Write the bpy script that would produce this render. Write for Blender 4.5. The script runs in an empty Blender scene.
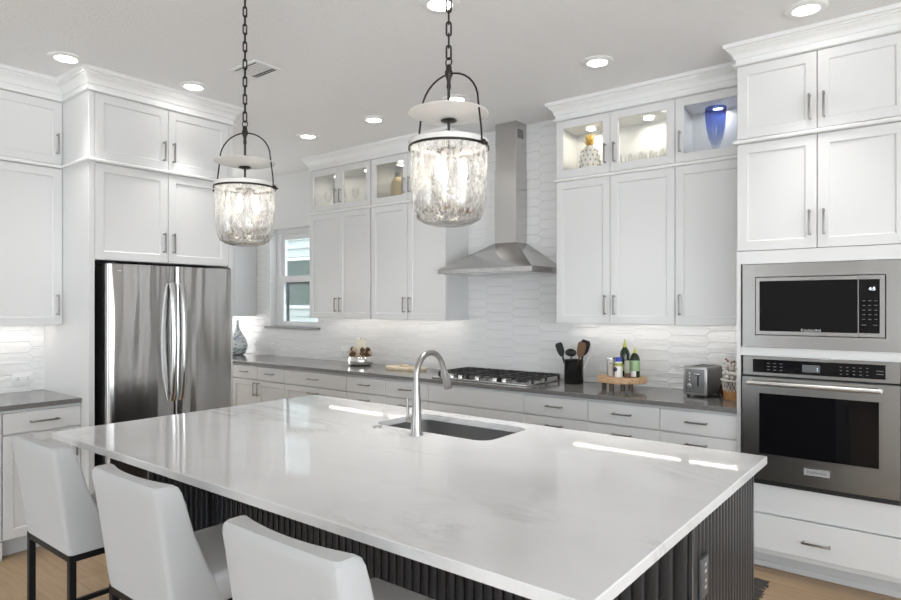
import bpy, bmesh, math, random
from mathutils import Vector, Matrix
random.seed(7)
S = bpy.context.scene
COL = S.collection
PI = math.pi
# ------------------------------------------------------------------ camera
cd = bpy.data.cameras.new('camera'); cam = bpy.data.objects.new('camera', cd); COL.objects.link(cam)
cam.location = (0, 0, 1.5155); cam.rotation_euler = (PI/2, 0, 0.66835)
cd.sensor_width = 36; cd.lens = 630.05/901*36; cd.shift_y = .0068*630.05/901; cd.clip_start = .02
S.camera = cam
S.cycles.transparent_max_bounces = 32
# ------------------------------------------------------------------ world, light, exposure
W = bpy.data.worlds.new('sky'); S.world = W; W.use_nodes = True
bg = W.node_tree.nodes['Background']; bg.inputs[0].default_value = (.83, .92, 1, 1); bg.inputs[1].default_value = 3.6
S.view_settings.view_transform = 'Standard'; S.view_settings.look = 'None'; S.view_settings.gamma = 1
S.view_settings.use_curve_mapping = False
S.view_settings.exposure = 0.58
def area(name, loc, rot, sx, sy, e, c=(1, 1, 1)):
    l = bpy.data.lights.new(name, 'AREA'); l.shape = 'RECTANGLE'; l.size = sx; l.size_y = sy; l.energy = e; l.color = c
    o = bpy.data.objects.new(name, l); COL.objects.link(o); o.location = loc; o.rotation_euler = rot
    return o
# fill lights added at the glazed openings in the two walls behind the camera
T_ = 1.0   # steep upward tilt of the added fill lights, to brighten the ceiling
area('ceiling_fill_rear', (2.2, -3.93, 1.35), (PI/2+T_, 0, 0), 3.3, 2.3, 16, (1, .995, .985))
area('ceiling_fill_rear_left', (-4.05, -3.93, 1.35), (PI/2+T_, 0, 0), 1.6, 2.3, 10, (1, .995, .985))
area('ceiling_fill_side', (4.13, -0.6, 1.35), (PI/2+T_, 0, PI/2), 4.4, 2.3, 64, (1, .995, .985))
area('nook_fill', (-7.94, 3.93, 1.4), (PI/2, 0, -PI/2), 1.0, 2.0, 26, (1, .995, .985))  # fill added at the closed far-left wall to brighten the back-left nook
LAMP = 14.0      # recessed lamp diffuser radiance
SPOT = 85.0      # light each recessed lamp throws down (W)
UNDER = 14.0      # under cabinet strip radiance
PUCK = 90.0
BULB = 11.0

# ------------------------------------------------------------------ materials
def mat(name, col, rough=.5, metal=0, spec=.5, bump=None, coat=0, **kw):
    m = bpy.data.materials.new(name); m.use_nodes = True
    n = m.node_tree.nodes; b = n['Principled BSDF']
    b.inputs['Base Color'].default_value = (*col, 1); b.inputs['Roughness'].default_value = rough
    b.inputs['Metallic'].default_value = metal; b.inputs['Specular IOR Level'].default_value = spec
    b.inputs['Coat Weight'].default_value = coat
    for k, v in kw.items(): b.inputs[k.replace('_', ' ')].default_value = v
    if bump:
        sc, st, stretch = bump
        t = n.new('ShaderNodeTexCoord'); mp = n.new('ShaderNodeMapping'); mp.inputs['Scale'].default_value = stretch
        no = n.new('ShaderNodeTexNoise'); no.inputs['Scale'].default_value = sc; no.inputs['Detail'].default_value = 3
        bu = n.new('ShaderNodeBump'); bu.inputs['Strength'].default_value = st; bu.inputs['Distance'].default_value = .01
        L = m.node_tree.links.new
        L(t.outputs['Object'], mp.inputs[0]); L(mp.outputs[0], no.inputs['Vector']); L(no.outputs[0], bu.inputs['Height']); L(bu.outputs[0], b.inputs['Normal'])
    return m
def emit(name, col, st):
    m = bpy.data.materials.new(name); m.use_nodes = True; n = m.node_tree.nodes; n.clear()
    e = n.new('ShaderNodeEmission'); e.inputs[0].default_value = (*col, 1); e.inputs[1].default_value = st
    o = n.new('ShaderNodeOutputMaterial'); m.node_tree.links.new(e.outputs[0], o.inputs[0]); return m
M = {}
M['cab'] = mat('white_cabinet_paint', (.71, .71, .705), .34)
M['wall'] = mat('wall_paint', (.77, .77, .765), .7)
M['ceil'] = mat('ceiling_paint', (.86, .86, .86), .85, bump=(60, .6, (1, 1, 1)))
M['trim'] = mat('trim_paint', (.82, .82, .81), .35)
M['toe'] = mat('toe_kick_shade', (.55, .55, .55), .5)  # greyer than the cabinets: shade of the recess put into the colour
M['nickel'] = mat('satin_nickel', (.34, .325, .31), .32, 1)
M['chrome'] = mat('polished_chrome', (.62, .62, .62), .2, 1)
M['faucet'] = mat('brushed_faucet_steel', (.40, .39, .38), .28, 1)
M['black_metal'] = mat('black_metal', (.012, .012, .013), .42, .6)
M['bronze'] = mat('dark_bronze', (.035, .031, .028), .42, .7)
M['blackglass'] = mat('black_glass', (.005, .005, .006), .04, 0, .22)
M['black_plastic'] = mat('black_plastic', (.012, .012, .012), .4)
M['iron'] = mat('cast_iron', (.02, .02, .02), .55)
M['dark_gap'] = mat('gap_shade', (.03, .03, .032), .5)  # near black: shade of the gap beside the fridge put into the colour
M['lamp'] = emit('lamp_diffuser', (1, .97, .92), LAMP)
M['under'] = emit('led_strip', (1, .93, .86), UNDER)
M['puckw'] = emit('puck_warm', (1, .925, .79), PUCK)
M['puckc'] = emit('puck_cool', (.95, .965, 1), PUCK*.45)
M['bulb'] = emit('bulb_glow', (1, .93, .82), BULB)
M['display'] = emit('clock_digits', (.8, .92, 1), 2.2)
M['key'] = mat('printed_keys', (.13, .13, .13), .5)
M['letter'] = mat('silver_lettering', (.6, .6, .6), .4)
M['plate'] = mat('outlet_plate', (.82, .82, .81), .35)
M['slot'] = mat('outlet_slot', (.12, .12, .12), .5)
M['ceramic_black'] = mat('black_ceramic', (.008, .008, .008), .12)
M['gold'] = mat('gold_leaf', (.50, .34, .09), .35, .8)
M['ivory'] = mat('ivory_wax', (.86, .80, .66), .5)
M['cone'] = mat('pine_cone', (.17, .09, .045), .8, bump=(60, 1, (1, 1, 1)))
M['cone_light'] = mat('pale_pod', (.62, .50, .36), .8)
M['silver'] = mat('mirror_silver', (.80, .79, .77), .13, 1, bump=(16, .35, (1, 1, .4)))
M['bluecap'] = mat('blue_cap', (.03, .06, .38), .4)
M['yellow'] = mat('yellow_label', (.42, .44, .10), .5)
M['lime'] = mat('lime_spout', (.55, .62, .10), .4)
M['white_label'] = mat('white_label', (.8, .8, .78), .5)
M['green_label'] = mat('green_label', (.35, .50, .28), .5)
M['darklabel'] = mat('dark_oval_label', (.05, .06, .12), .5)
M['bottle'] = mat('green_bottle_glass', (.015, .03, .012), .08)
M['cotton'] = mat('white_cotton', (.82, .78, .74), .9)
M['twig'] = mat('twig_brown', (.25, .14, .10), .8)
M['wire'] = mat('white_wire', (.72, .68, .62), .5)
M['toaster'] = mat('toaster_grey', (.20, .20, .20), .35, .4)
M['stoolseat'] = None
M['sill'] = mat('grey_stone_sill', (.25, .25, .25), .3)
M['vinyl'] = mat('white_vinyl', (.84, .84, .84), .35)
M['fringe'] = mat('fringe_yarn', (.06, .055, .05), .95)
M['handle_steel'] = mat('satin_handle_steel', (.60, .59, .57), .36, 1)
M['cookrail'] = mat('cooktop_steel', (.55, .54, .53), .25, 1)
M['utensil_wood'] = mat('utensil_wood', (.20, .11, .06), .6)
M['utensil_white'] = mat('utensil_white', (.78, .76, .74), .5)

def nodes(m): return m.node_tree.nodes, m.node_tree.links.new
def newm(name):
    m = bpy.data.materials.new(name); m.use_nodes = True
    return m, m.node_tree.nodes, m.node_tree.links.new, m.node_tree.nodes['Principled BSDF']
def ramp(n, stops):
    r = n.new('ShaderNodeValToRGB'); e = r.color_ramp.elements
    while len(e) < len(stops): e.new(.5)
    for el, (p, c) in zip(e, stops): el.position = p; el.color = (*c, 1) if len(c) == 3 else c
    return r
def mth(n, L, op, a, b=None, c=None):
    x = n.new('ShaderNodeMath'); x.operation = op
    for i, v in enumerate((a, b, c)):
        if v is None: continue
        if isinstance(v, (int, float)): x.inputs[i].default_value = v
        else: L(v, x.inputs[i])
    return x.outputs[0]

# picket backsplash tile: pattern axis "U" along the wall, z up
def tile_mat(name, axis):
    m, n, L, b = newm(name)
    g = n.new('ShaderNodeNewGeometry'); sp = n.new('ShaderNodeSeparateXYZ'); L(g.outputs['Position'], sp.inputs[0])
    u = sp.outputs[axis]; z = mth(n, L, 'SUBTRACT', sp.outputs['Z'], .914)
    Ln, h, t = .30, .076, .034
    P = 2*(Ln - t)
    def grid(off):
        uu = mth(n, L, 'ADD', u, 40 + off*P/2); zz = mth(n, L, 'ADD', z, 4*h + off*h/2)
        iu = mth(n, L, 'FLOOR', mth(n, L, 'DIVIDE', uu, P)); iz = mth(n, L, 'FLOOR', mth(n, L, 'DIVIDE', zz, h))
        du = mth(n, L, 'ABSOLUTE', mth(n, L, 'SUBTRACT', mth(n, L, 'SUBTRACT', uu, mth(n, L, 'MULTIPLY', iu, P)), P/2))
        dz = mth(n, L, 'DIVIDE', mth(n, L, 'ABSOLUTE', mth(n, L, 'SUBTRACT', mth(n, L, 'SUBTRACT', zz, mth(n, L, 'MULTIPLY', iz, h)), h/2)), h/2)
        m2 = mth(n, L, 'ADD', mth(n, L, 'DIVIDE', mth(n, L, 'SUBTRACT', du, Ln/2 - t), t), dz)
        return mth(n, L, 'MAXIMUM', dz, m2)
    d = mth(n, L, 'MINIMUM', grid(0), grid(1))
    mr = n.new('ShaderNodeMapRange'); mr.inputs[1].default_value = .90; mr.inputs[2].default_value = .99; mr.inputs[3].default_value = 1; mr.inputs[4].default_value = 0
    L(d, mr.inputs[0])
    mp = n.new('ShaderNodeMapping'); mp.inputs['Scale'].default_value = (1, 1, 4.5) if axis == 'X' else (1, 1, 4.5); L(g.outputs['Position'], mp.inputs[0])
    no = n.new('ShaderNodeTexNoise'); no.inputs['Scale'].default_value = 7; no.inputs['Detail'].default_value = 2; L(mp.outputs[0], no.inputs['Vector'])
    hgt = mth(n, L, 'ADD', mth(n, L, 'MULTIPLY', no.outputs[0], .75), mth(n, L, 'MULTIPLY', mr.outputs[0], .32))
    bu = n.new('ShaderNodeBump'); bu.inputs['Strength'].default_value = .75; bu.inputs['Distance'].default_value = .012; L(hgt, bu.inputs['Height']); L(bu.outputs[0], b.inputs['Normal'])
    r = ramp(n, [(0, (.77, .77, .765)), (1, (.82, .82, .815))]); L(mr.outputs[0], r.inputs[0]); L(r.outputs[0], b.inputs['Base Color'])
    b.inputs['Roughness'].default_value = .16
    return m
M['tile_x'] = tile_mat('picket_tile_back', 'X'); M['tile_y'] = tile_mat('picket_tile_left', 'Y')

# oak floor planks running along X
m, n, L, b = newm('oak_floor'); M['floor'] = m
g = n.new('ShaderNodeNewGeometry'); br = n.new('ShaderNodeTexBrick'); L(g.outputs['Position'], br.inputs['Vector'])
br.inputs['Scale'].default_value = 1; br.inputs['Brick Width'].default_value = 1.5; br.inputs['Row Height'].default_value = .18; br.inputs['Mortar Size'].default_value = .0015
br.inputs['Color1'].default_value = (.37, .25, .145, 1); br.inputs['Color2'].default_value = (.42, .295, .178, 1); br.inputs['Mortar'].default_value = (.28, .18, .10, 1)
mp = n.new('ShaderNodeMapping'); mp.inputs['Scale'].default_value = (1.2, 14, 1); L(g.outputs['Position'], mp.inputs[0])
no = n.new('ShaderNodeTexNoise'); no.inputs['Scale'].default_value = 3; no.inputs['Detail'].default_value = 6; L(mp.outputs[0], no.inputs['Vector'])
rr = ramp(n, [(.3, (.80, .80, .80)), (.7, (1.08, 1.06, 1.04))]); L(no.outputs[0], rr.inputs[0])
mx = n.new('ShaderNodeMix'); mx.data_type = 'RGBA'; mx.blend_type = 'MULTIPLY'; mx.inputs[0].default_value = .8
L(br.outputs['Color'], mx.inputs[6]); L(rr.outputs[0], mx.inputs[7]); L(mx.outputs[2], b.inputs['Base Color']); b.inputs['Roughness'].default_value = .38

# island quartz: white with thin soft grey veins
m, n, L, b = newm('white_quartz'); M['quartz'] = m
g = n.new('ShaderNodeNewGeometry')
mp = n.new('ShaderNodeMapping'); mp.inputs['Rotation'].default_value = (0, 0, .6); mp.inputs['Scale'].default_value = (.55, 1.7, 1); L(g.outputs['Position'], mp.inputs[0])
no = n.new('ShaderNodeTexNoise'); no.inputs['Scale'].default_value = 1.15; no.inputs['Detail'].default_value = 7; no.inputs['Roughness'].default_value = .62; no.inputs['Distortion'].default_value = .9; L(mp.outputs[0], no.inputs['Vector'])
v = mth(n, L, 'ABSOLUTE', mth(n, L, 'SUBTRACT', no.outputs[0], .5))
vr = ramp(n, [(0, (1, 1, 1)), (.006, (.5, .5, .5)), (.03, (0, 0, 0))]); L(v, vr.inputs[0])
n2 = n.new('ShaderNodeTexNoise'); n2.inputs['Scale'].default_value = 1.6; L(g.outputs['Position'], n2.inputs['Vector'])
r2 = ramp(n, [(.45, (0, 0, 0)), (.62, (1, 1, 1))]); L(n2.outputs[0], r2.inputs[0])
fac = mth(n, L, 'MULTIPLY', mth(n, L, 'MULTIPLY', vr.outputs[0], r2.outputs[0]), .6)
n3 = n.new('ShaderNodeTexNoise'); n3.inputs['Scale'].default_value = 2.5; n3.inputs['Detail'].default_value = 5; L(g.outputs['Position'], n3.inputs['Vector'])
r3 = ramp(n, [(.35, (.66, .66, .66)), (.65, (.71, .71, .71))]); L(n3.outputs[0], r3.inputs[0])
mx = n.new('ShaderNodeMix'); mx.data_type = 'RGBA'; L(fac, mx.inputs[0]); L(r3.outputs[0], mx.inputs[6]); mx.inputs[7].default_value = (.40, .39, .38, 1)
L(mx.outputs[2], b.inputs['Base Color']); b.inputs['Roughness'].default_value = .05; b.inputs['Specular IOR Level'].default_value = .6

# grey perimeter quartz
m, n, L, b = newm('grey_quartz'); M['greytop'] = m
g = n.new('ShaderNodeNewGeometry'); no = n.new('ShaderNodeTexNoise'); no.inputs['Scale'].default_value = 60; no.inputs['Detail'].default_value = 4; L(g.outputs['Position'], no.inputs['Vector'])
r = ramp(n, [(.35, (.155, .15, .145)), (.7, (.195, .188, .18))]); L(no.outputs[0], r.inputs[0]); L(r.outputs[0], b.inputs['Base Color']); b.inputs['Roughness'].default_value = .1

# brushed stainless: grain stretches reflections, low waves bend them
def steel(name, col, rough, axis_scale, wave=0, wscale=(1, 1, 1), aniso=0, rot=0, tang='Z'):
    m, n, L, b = newm(name)
    b.inputs['Base Color'].default_value = (*col, 1); b.inputs['Metallic'].default_value = 1
    t = n.new('ShaderNodeTexCoord'); mp = n.new('ShaderNodeMapping'); mp.inputs['Scale'].default_value = axis_scale; L(t.outputs['Object'], mp.inputs[0])
    no = n.new('ShaderNodeTexNoise'); no.inputs['Scale'].default_value = 1; no.inputs['Detail'].default_value = 2; L(mp.outputs[0], no.inputs['Vector'])
    mr = n.new('ShaderNodeMapRange'); mr.inputs[3].default_value = rough*.85; mr.inputs[4].default_value = rough*1.15; L(no.outputs[0], mr.inputs[0]); L(mr.outputs[0], b.inputs['Roughness'])
    if wave:
        mw = n.new('ShaderNodeMapping'); mw.inputs['Scale'].default_value = wscale; L(t.outputs['Object'], mw.inputs[0])
        nw = n.new('ShaderNodeTexNoise'); nw.inputs['Scale'].default_value = 1; nw.inputs['Detail'].default_value = 1; L(mw.outputs[0], nw.inputs['Vector'])
        bu = n.new('ShaderNodeBump'); bu.inputs['Strength'].default_value = 1; bu.inputs['Distance'].default_value = wave; L(nw.outputs[0], bu.inputs['Height']); L(bu.outputs[0], b.inputs['Normal'])
    if aniso:
        b.inputs['Anisotropic'].default_value = aniso; b.inputs['Anisotropic Rotation'].default_value = rot
        tg = n.new('ShaderNodeTangent'); tg.direction_type = 'RADIAL'; tg.axis = tang; L(tg.outputs[0], b.inputs['Tangent'])
    return m
M['steel'] = steel('stainless_appliance', (.28, .275, .265), .30, (2, 2, 900))
M['steel_light'] = steel('stainless_microwave', (.37, .36, .35), .30, (2, 2, 900))
M['hood'] = steel('stainless_hood', (.55, .54, .53), .22, (120, 120, 3), .004, (3, 3, 1.2))
M['fridge'] = steel('stainless_fridge', (.50, .49, .48), .17, (2, 2, 300), .02, (7, 1, .9), .75, .25)
M['sink'] = steel('stainless_sink', (.42, .42, .42), .3, (4, 120, 4))

# speckled mercury glass of the pendants
m = bpy.data.materials.new('mercury_glass'); m.use_nodes = True; n = m.node_tree.nodes; L = m.node_tree.links.new; n.clear(); M['jar'] = m
out = n.new('ShaderNodeOutputMaterial'); t = n.new('ShaderNodeTexCoord')
tr = n.new('ShaderNodeBsdfTransparent'); tr.inputs[0].default_value = (.97, .97, .96, 1)
gl = n.new('ShaderNodeBsdfGlossy'); gl.inputs[0].default_value = (.85, .85, .84, 1); gl.inputs[1].default_value = .08
tl = n.new('ShaderNodeBsdfTranslucent'); tl.inputs[0].default_value = (.92, .91, .90, 1)
df = n.new('ShaderNodeBsdfGlossy'); df.inputs[0].default_value = (.36, .34, .32, 1); df.inputs[1].default_value = .25
mp = n.new('ShaderNodeMapping'); mp.inputs['Scale'].default_value = (34, 34, 14); L(t.outputs['Object'], mp.inputs[0])
no = n.new('ShaderNodeTexNoise'); no.inputs['Scale'].default_value = 1.6; no.inputs['Detail'].default_value = 6; no.inputs['Roughness'].default_value = .7; L(mp.outputs[0], no.inputs['Vector'])
frost = ramp(n, [(.34, (.10, .10, .10)), (.70, (.62, .62, .62))]); L(no.outputs[0], frost.inputs[0])
m1 = n.new('ShaderNodeMixShader'); L(frost.outputs[0], m1.inputs[0]); L(tr.outputs[0], m1.inputs[1]); L(tl.outputs[0], m1.inputs[2])
sp = n.new('ShaderNodeSeparateXYZ'); L(t.outputs['Object'], sp.inputs[0])
mr = n.new('ShaderNodeMapRange'); mr.inputs[1].default_value = -.06; mr.inputs[2].default_value = -.32; mr.inputs[3].default_value = -.05; mr.inputs[4].default_value = .14; L(sp.outputs['Z'], mr.inputs[0])
n2 = n.new('ShaderNodeTexNoise'); n2.inputs['Scale'].default_value = 3.1; n2.inputs['Detail'].default_value = 8; n2.inputs['Roughness'].default_value = .75; L(mp.outputs[0], n2.inputs['Vector'])
sm = mth(n, L, 'ADD', n2.outputs[0], mr.outputs[0])
spk = ramp(n, [(.565, (0, 0, 0)), (.66, (.85, .85, .85))]); L(sm, spk.inputs[0])
m2 = n.new('ShaderNodeMixShader'); L(spk.outputs[0], m2.inputs[0]); L(m1.outputs[0], m2.inputs[1]); L(df.outputs[0], m2.inputs[2])
lw = n.new('ShaderNodeLayerWeight'); lw.inputs[0].default_value = .28
m3 = n.new('ShaderNodeMixShader'); L(mth(n, L, 'MULTIPLY', lw.outputs['Facing'], .5), m3.inputs[0]); L(m2.outputs[0], m3.inputs[1]); L(gl.outputs[0], m3.inputs[2]); L(m3.outputs[0], out.inputs[0])

def thin_glass(name, tint, refl=1.0):
    m = bpy.data.materials.new(name); m.use_nodes = True; n = m.node_tree.nodes; L = m.node_tree.links.new; n.clear()
    o = n.new('ShaderNodeOutputMaterial'); tr = n.new('ShaderNodeBsdfTransparent'); tr.inputs[0].default_value = (*tint, 1)
    gl = n.new('ShaderNodeBsdfGlossy'); gl.inputs[1].default_value = .02
    lw = n.new('ShaderNodeFresnel'); lw.inputs[0].default_value = 1.45
    mx = n.new('ShaderNodeMixShader'); L(mth(n, L, 'MULTIPLY', lw.outputs[0], refl), mx.inputs[0]); L(tr.outputs[0], mx.inputs[1]); L(gl.outputs[0], mx.inputs[2]); L(mx.outputs[0], o.inputs[0])
    return m
M['pane'] = thin_glass('clear_pane', (.97, .98, .98), .7)
M['clear'] = thin_glass('clear_glassware', (.97, .97, .97), .6)
M['amber'] = thin_glass('oil_glass', (.5, .5, .3), 1)
m = bpy.data.materials.new('blue_glass_vase'); m.use_nodes = True; n = m.node_tree.nodes; L = m.node_tree.links.new; n.clear(); M['blueglass'] = m
t = n.new('ShaderNodeTexCoord'); sp = n.new('ShaderNodeSeparateXYZ'); L(t.outputs['Object'], sp.inputs[0])
r = ramp(n, [(.05, (.95, .96, 1)), (.25, (.78, .82, .93)), (.55, (.36, .46, .80)), (.80, (.22, .31, .72)), (.97, (.05, .08, .42))])
L(mth(n, L, 'DIVIDE', sp.outputs['Z'], .318), r.inputs[0])
tr = n.new('ShaderNodeBsdfTransparent'); tl = n.new('ShaderNodeBsdfTranslucent'); dfb = n.new('ShaderNodeBsdfDiffuse'); gl = n.new('ShaderNodeBsdfGlossy'); gl.inputs[1].default_value = .05
for q in (tl, dfb): L(r.outputs[0], q.inputs[0])
gm = n.new('ShaderNodeGamma'); gm.inputs[1].default_value = .35; L(r.outputs[0], gm.inputs[0]); L(gm.outputs[0], tr.inputs[0])
ms = [n.new('ShaderNodeMixShader') for _ in range(3)]
ms[0].inputs[0].default_value = .5; L(tl.outputs[0], ms[0].inputs[1]); L(dfb.outputs[0], ms[0].inputs[2])
ms[1].inputs[0].default_value = .28; L(tr.outputs[0], ms[1].inputs[1]); L(ms[0].outputs[0], ms[1].inputs[2])
ms[2].inputs[0].default_value = .07; L(ms[1].outputs[0], ms[2].inputs[1]); L(gl.outputs[0], ms[2].inputs[2])
o = n.new('ShaderNodeOutputMaterial'); L(ms[2].outputs[0], o.inputs[0])
M['dish'] = mat('milk_glass', (.93, .92, .90), .25, Transmission_Weight=.35)

# dark bead-board of the island
M['island'] = mat('island_dark_paint', (.032, .032, .035), .30)
# stool fabric
M['fabric'] = mat('off_white_fabric', (.47, .475, .48), .95, bump=(420, .25, (1, 1, 1)), Sheen_Weight=.15)
# wood of board, tray
def wood(name, c1, c2, sc, st):
    m, n, L, b = newm(name)
    t = n.new('ShaderNodeTexCoord'); mp = n.new('ShaderNodeMapping'); mp.inputs['Scale'].default_value = st; L(t.outputs['Object'], mp.inputs[0])
    no = n.new('ShaderNodeTexNoise'); no.inputs['Scale'].default_value = sc; no.inputs['Detail'].default_value = 5; L(mp.outputs[0], no.inputs['Vector'])
    r = ramp(n, [(.3, c1), (.7, c2)]); L(no.outputs[0], r.inputs[0]); L(r.outputs[0], b.inputs['Base Color']); b.inputs['Roughness'].default_value = .55
    return m
M['traywood'] = wood('tray_wood', (.36, .20, .10), (.62, .42, .24), 12, (1, 6, 6))
M['barkleg'] = wood('leg_bark', (.05, .035, .025), (.16, .10, .06), 20, (3, 3, 1))
M['boardwood'] = wood('board_wood', (.60, .48, .33), (.80, .70, .54), 10, (1, 8, 1))
M['basketwood'] = wood('basket_wood', (.36, .17, .06), (.55, .29, .11), 14, (1, 1, 6))
M['rug'] = wood('rug_weave', (.07, .065, .06), (.22, .20, .18), 40, (1, 1, 1))
m, n, L, b = newm('blue_grey_glaze'); M['glaze'] = m
t = n.new('ShaderNodeTexCoord'); mp = n.new('ShaderNodeMapping'); mp.inputs['Scale'].default_value = (1, 1, 2); L(t.outputs['Object'], mp.inputs[0])
no = n.new('ShaderNodeTexNoise'); no.inputs['Scale'].default_value = 11; no.inputs['Detail'].default_value = 5; no.inputs['Distortion'].default_value = 1.5; L(mp.outputs[0], no.inputs['Vector'])
r = ramp(n, [(.38, (.24, .29, .34)), (.47, (.50, .55, .58)), (.56, (.76, .78, .78))]); L(no.outputs[0], r.inputs[0]); L(r.outputs[0], b.inputs['Base Color']); b.inputs['Roughness'].default_value = .12
m, n, L, b = newm('gold_woven_vase'); M['goldvase'] = m
t = n.new('ShaderNodeTexCoord'); mp = n.new('ShaderNodeMapping'); mp.inputs['Scale'].default_value = (1, 1, 1.3); L(t.outputs['Object'], mp.inputs[0])
vo = n.new('ShaderNodeTexVoronoi'); vo.inputs['Scale'].default_value = 42; L(mp.outputs[0], vo.inputs['Vector'])
r = ramp(n, [(.1, (.80, .66, .40)), (.6, (.58, .43, .20))]); L(vo.outputs['Distance'], r.inputs[0]); L(r.outputs[0], b.inputs['Base Color']); b.inputs['Roughness'].default_value = .4
# lap siding outdoors
m, n, L, b = newm('lap_siding'); M['siding'] = m
b.inputs['Base Color'].default_value = (.50, .53, .515, 1); b.inputs['Roughness'].default_value = .6
M['greenpane'] = mat('green_tinted_window', (.035, .075, .058), .3)
M['blindslat'] = mat('pale_blind', (.06, .105, .085), .5)
M['grass'] = mat('lawn', (.12, .2, .07), .9)

# ------------------------------------------------------------------ mesh builder
class MB:
    def __init__(s): s.bm = bmesh.new(); s.fm = 0
    def _bev(s, vs, r, seg):
        es = list({e for v in vs for e in v.link_edges})
        bmesh.ops.bevel(s.bm, geom=es, offset=r, segments=seg, affect='EDGES', profile=.5, clamp_overlap=True)
    def box(s, x0, x1, y0, y1, z0, z1, r=0, seg=1):
        vs = bmesh.ops.create_cube(s.bm, size=1)['verts']
        for v in vs: v.co = Vector(((x0+x1)/2 + v.co.x*(x1-x0), (y0+y1)/2 + v.co.y*(y1-y0), (z0+z1)/2 + v.co.z*(z1-z0)))
        if r: s._bev(vs, r, seg)
        return s
    def lathe(s, prof, c=(0, 0, 0), seg=32, a0=0, a1=2*PI, m=None):
        full = abs(a1-a0-2*PI) < 1e-6; N = seg if full else seg+1; rings = []
        for (r, z) in prof:
            if r < 1e-6: rings.append([s.bm.verts.new((c[0], c[1], c[2]+z))])
            else: rings.append([s.bm.verts.new((c[0]+r*math.cos(a0+(a1-a0)*i/seg), c[1]+r*math.sin(a0+(a1-a0)*i/seg), c[2]+z)) for i in range(N)])
        for A, B in zip(rings, rings[1:]):
            K = N if full else N-1
            for i in range(K):
                j = (i+1) % N
                if len(A) == 1 and len(B) == 1: continue
                if len(A) == 1: f = (A[0], B[j], B[i])
                elif len(B) == 1: f = (A[i], A[j], B[0])
                else: f = (A[i], A[j], B[j], B[i])
                try: s.bm.faces.new(f)
                except ValueError: pass
        if m is not None:
            for R in rings:
                for v in R: v.co = m @ v.co
        return s
    def tube(s, pts, r, seg=10, closed=False, cap=True, flat=1.0):
        pts = [Vector(p) for p in pts]; n = len(pts); rs = r if isinstance(r, (list, tuple)) else [r]*n
        T = []
        for i in range(n):
            a = pts[(i-1) % n] if (closed or i > 0) else pts[i]; b_ = pts[(i+1) % n] if (closed or i < n-1) else pts[i]
            T.append((b_-a).normalized())
        up = Vector((0, 0, 1)) if abs(T[0].z) < .9 else Vector((0, 1, 0))
        N = T[0].cross(up).normalized(); rings = []
        for i in range(n):
            N = (N - T[i]*N.dot(T[i])).normalized(); B = T[i].cross(N)
            rings.append([s.bm.verts.new(pts[i] + (N*math.cos(2*PI*k/seg) + B*math.sin(2*PI*k/seg)*flat)*rs[i]) for k in range(seg)])
        for i in range(n if closed else n-1):
            A, B = rings[i], rings[(i+1) % n]
            for k in range(seg): s.bm.faces.new((A[k], A[(k+1) % seg], B[(k+1) % seg], B[k]))
        if not closed and cap: s.bm.faces.new(rings[0][::-1]); s.bm.faces.new(rings[-1])
        return s
    def loft(s, rings, cap=True, closed=True):
        R = [[s.bm.verts.new(p) for p in ring] for ring in rings]
        for A, B in zip(R, R[1:]):
            n = len(A)
            for i in range(n if closed else n-1): s.bm.faces.new((A[i], A[(i+1) % n], B[(i+1) % n], B[i]))
        if cap: s.bm.faces.new(R[0][::-1]); s.bm.faces.new(R[-1])
        return s
    def ball(s, c, r, sc=(1, 1, 1), seg=12):
        mt = Matrix.Translation(c) @ Matrix.Diagonal((r*sc[0], r*sc[1], r*sc[2], 1))
        bmesh.ops.create_uvsphere(s.bm, u_segments=seg, v_segments=max(6, seg*2//3), radius=1, matrix=mt); return s
    def build(s, name, m, parent=None, loc=None, sharp=38, **props):
        bm = s.bm; bmesh.ops.recalc_face_normals(bm, faces=bm.faces)
        me = bpy.data.meshes.new(name); bm.to_mesh(me); bm.free()
        me.polygons.foreach_set('use_smooth', [True]*len(me.polygons)); me.set_sharp_from_angle(angle=math.radians(sharp))
        me.materials.append(m if not isinstance(m, str) else M[m])
        o = bpy.data.objects.new(name, me); COL.objects.link(o)
        if parent: o.parent = parent
        if loc: o.location = loc
        for k, v in props.items(): o[k] = v
        return o
def thing(name, label, cat, loc, rz=0, group=None):
    o = bpy.data.objects.new(name, None); COL.objects.link(o); o.empty_display_size = .1
    o.location = loc; o.rotation_euler = (0, 0, rz); o['label'] = label; o['category'] = cat
    if group: o['group'] = group
    return o
def tag(o, label, cat, group=None):
    o['label'] = label; o['category'] = cat
    if group: o['group'] = group
    return o
def dup(root, loc, label, rz=None, group=None):
    r = root.copy(); COL.objects.link(r); r.location = loc; r['label'] = label
    if rz is not None: r.rotation_euler = (0, 0, rz)
    if group: r['group'] = group
    for ch in list(root.children):
        c = ch.copy(); COL.objects.link(c); c.parent = r
        for gch in list(ch.children):
            d = gch.copy(); COL.objects.link(d); d.parent = c
    return r
def struct(name, mb, m): return mb.build(name, m, kind='structure')
def text(name, body, size, m, loc, rot, parent, ext=.0006):
    c = bpy.data.curves.new('t', 'FONT'); c.body = body; c.size = size; c.extrude = ext; c.align_x = 'CENTER'; c.align_y = 'CENTER'
    o = bpy.data.objects.new('t', c); COL.objects.link(o)
    bpy.context.view_layer.update()
    me = bpy.data.meshes.new_from_object(o.evaluated_get(bpy.context.evaluated_depsgraph_get()))
    bpy.data.objects.remove(o); bpy.data.curves.remove(c)
    me.materials.clear(); me.materials.append(M[m]); me.transform(Matrix.Translation(loc) @ rot.to_matrix().to_4x4())
    q = bpy.data.objects.new(name, me); COL.objects.link(q); q.parent = parent; return q

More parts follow.
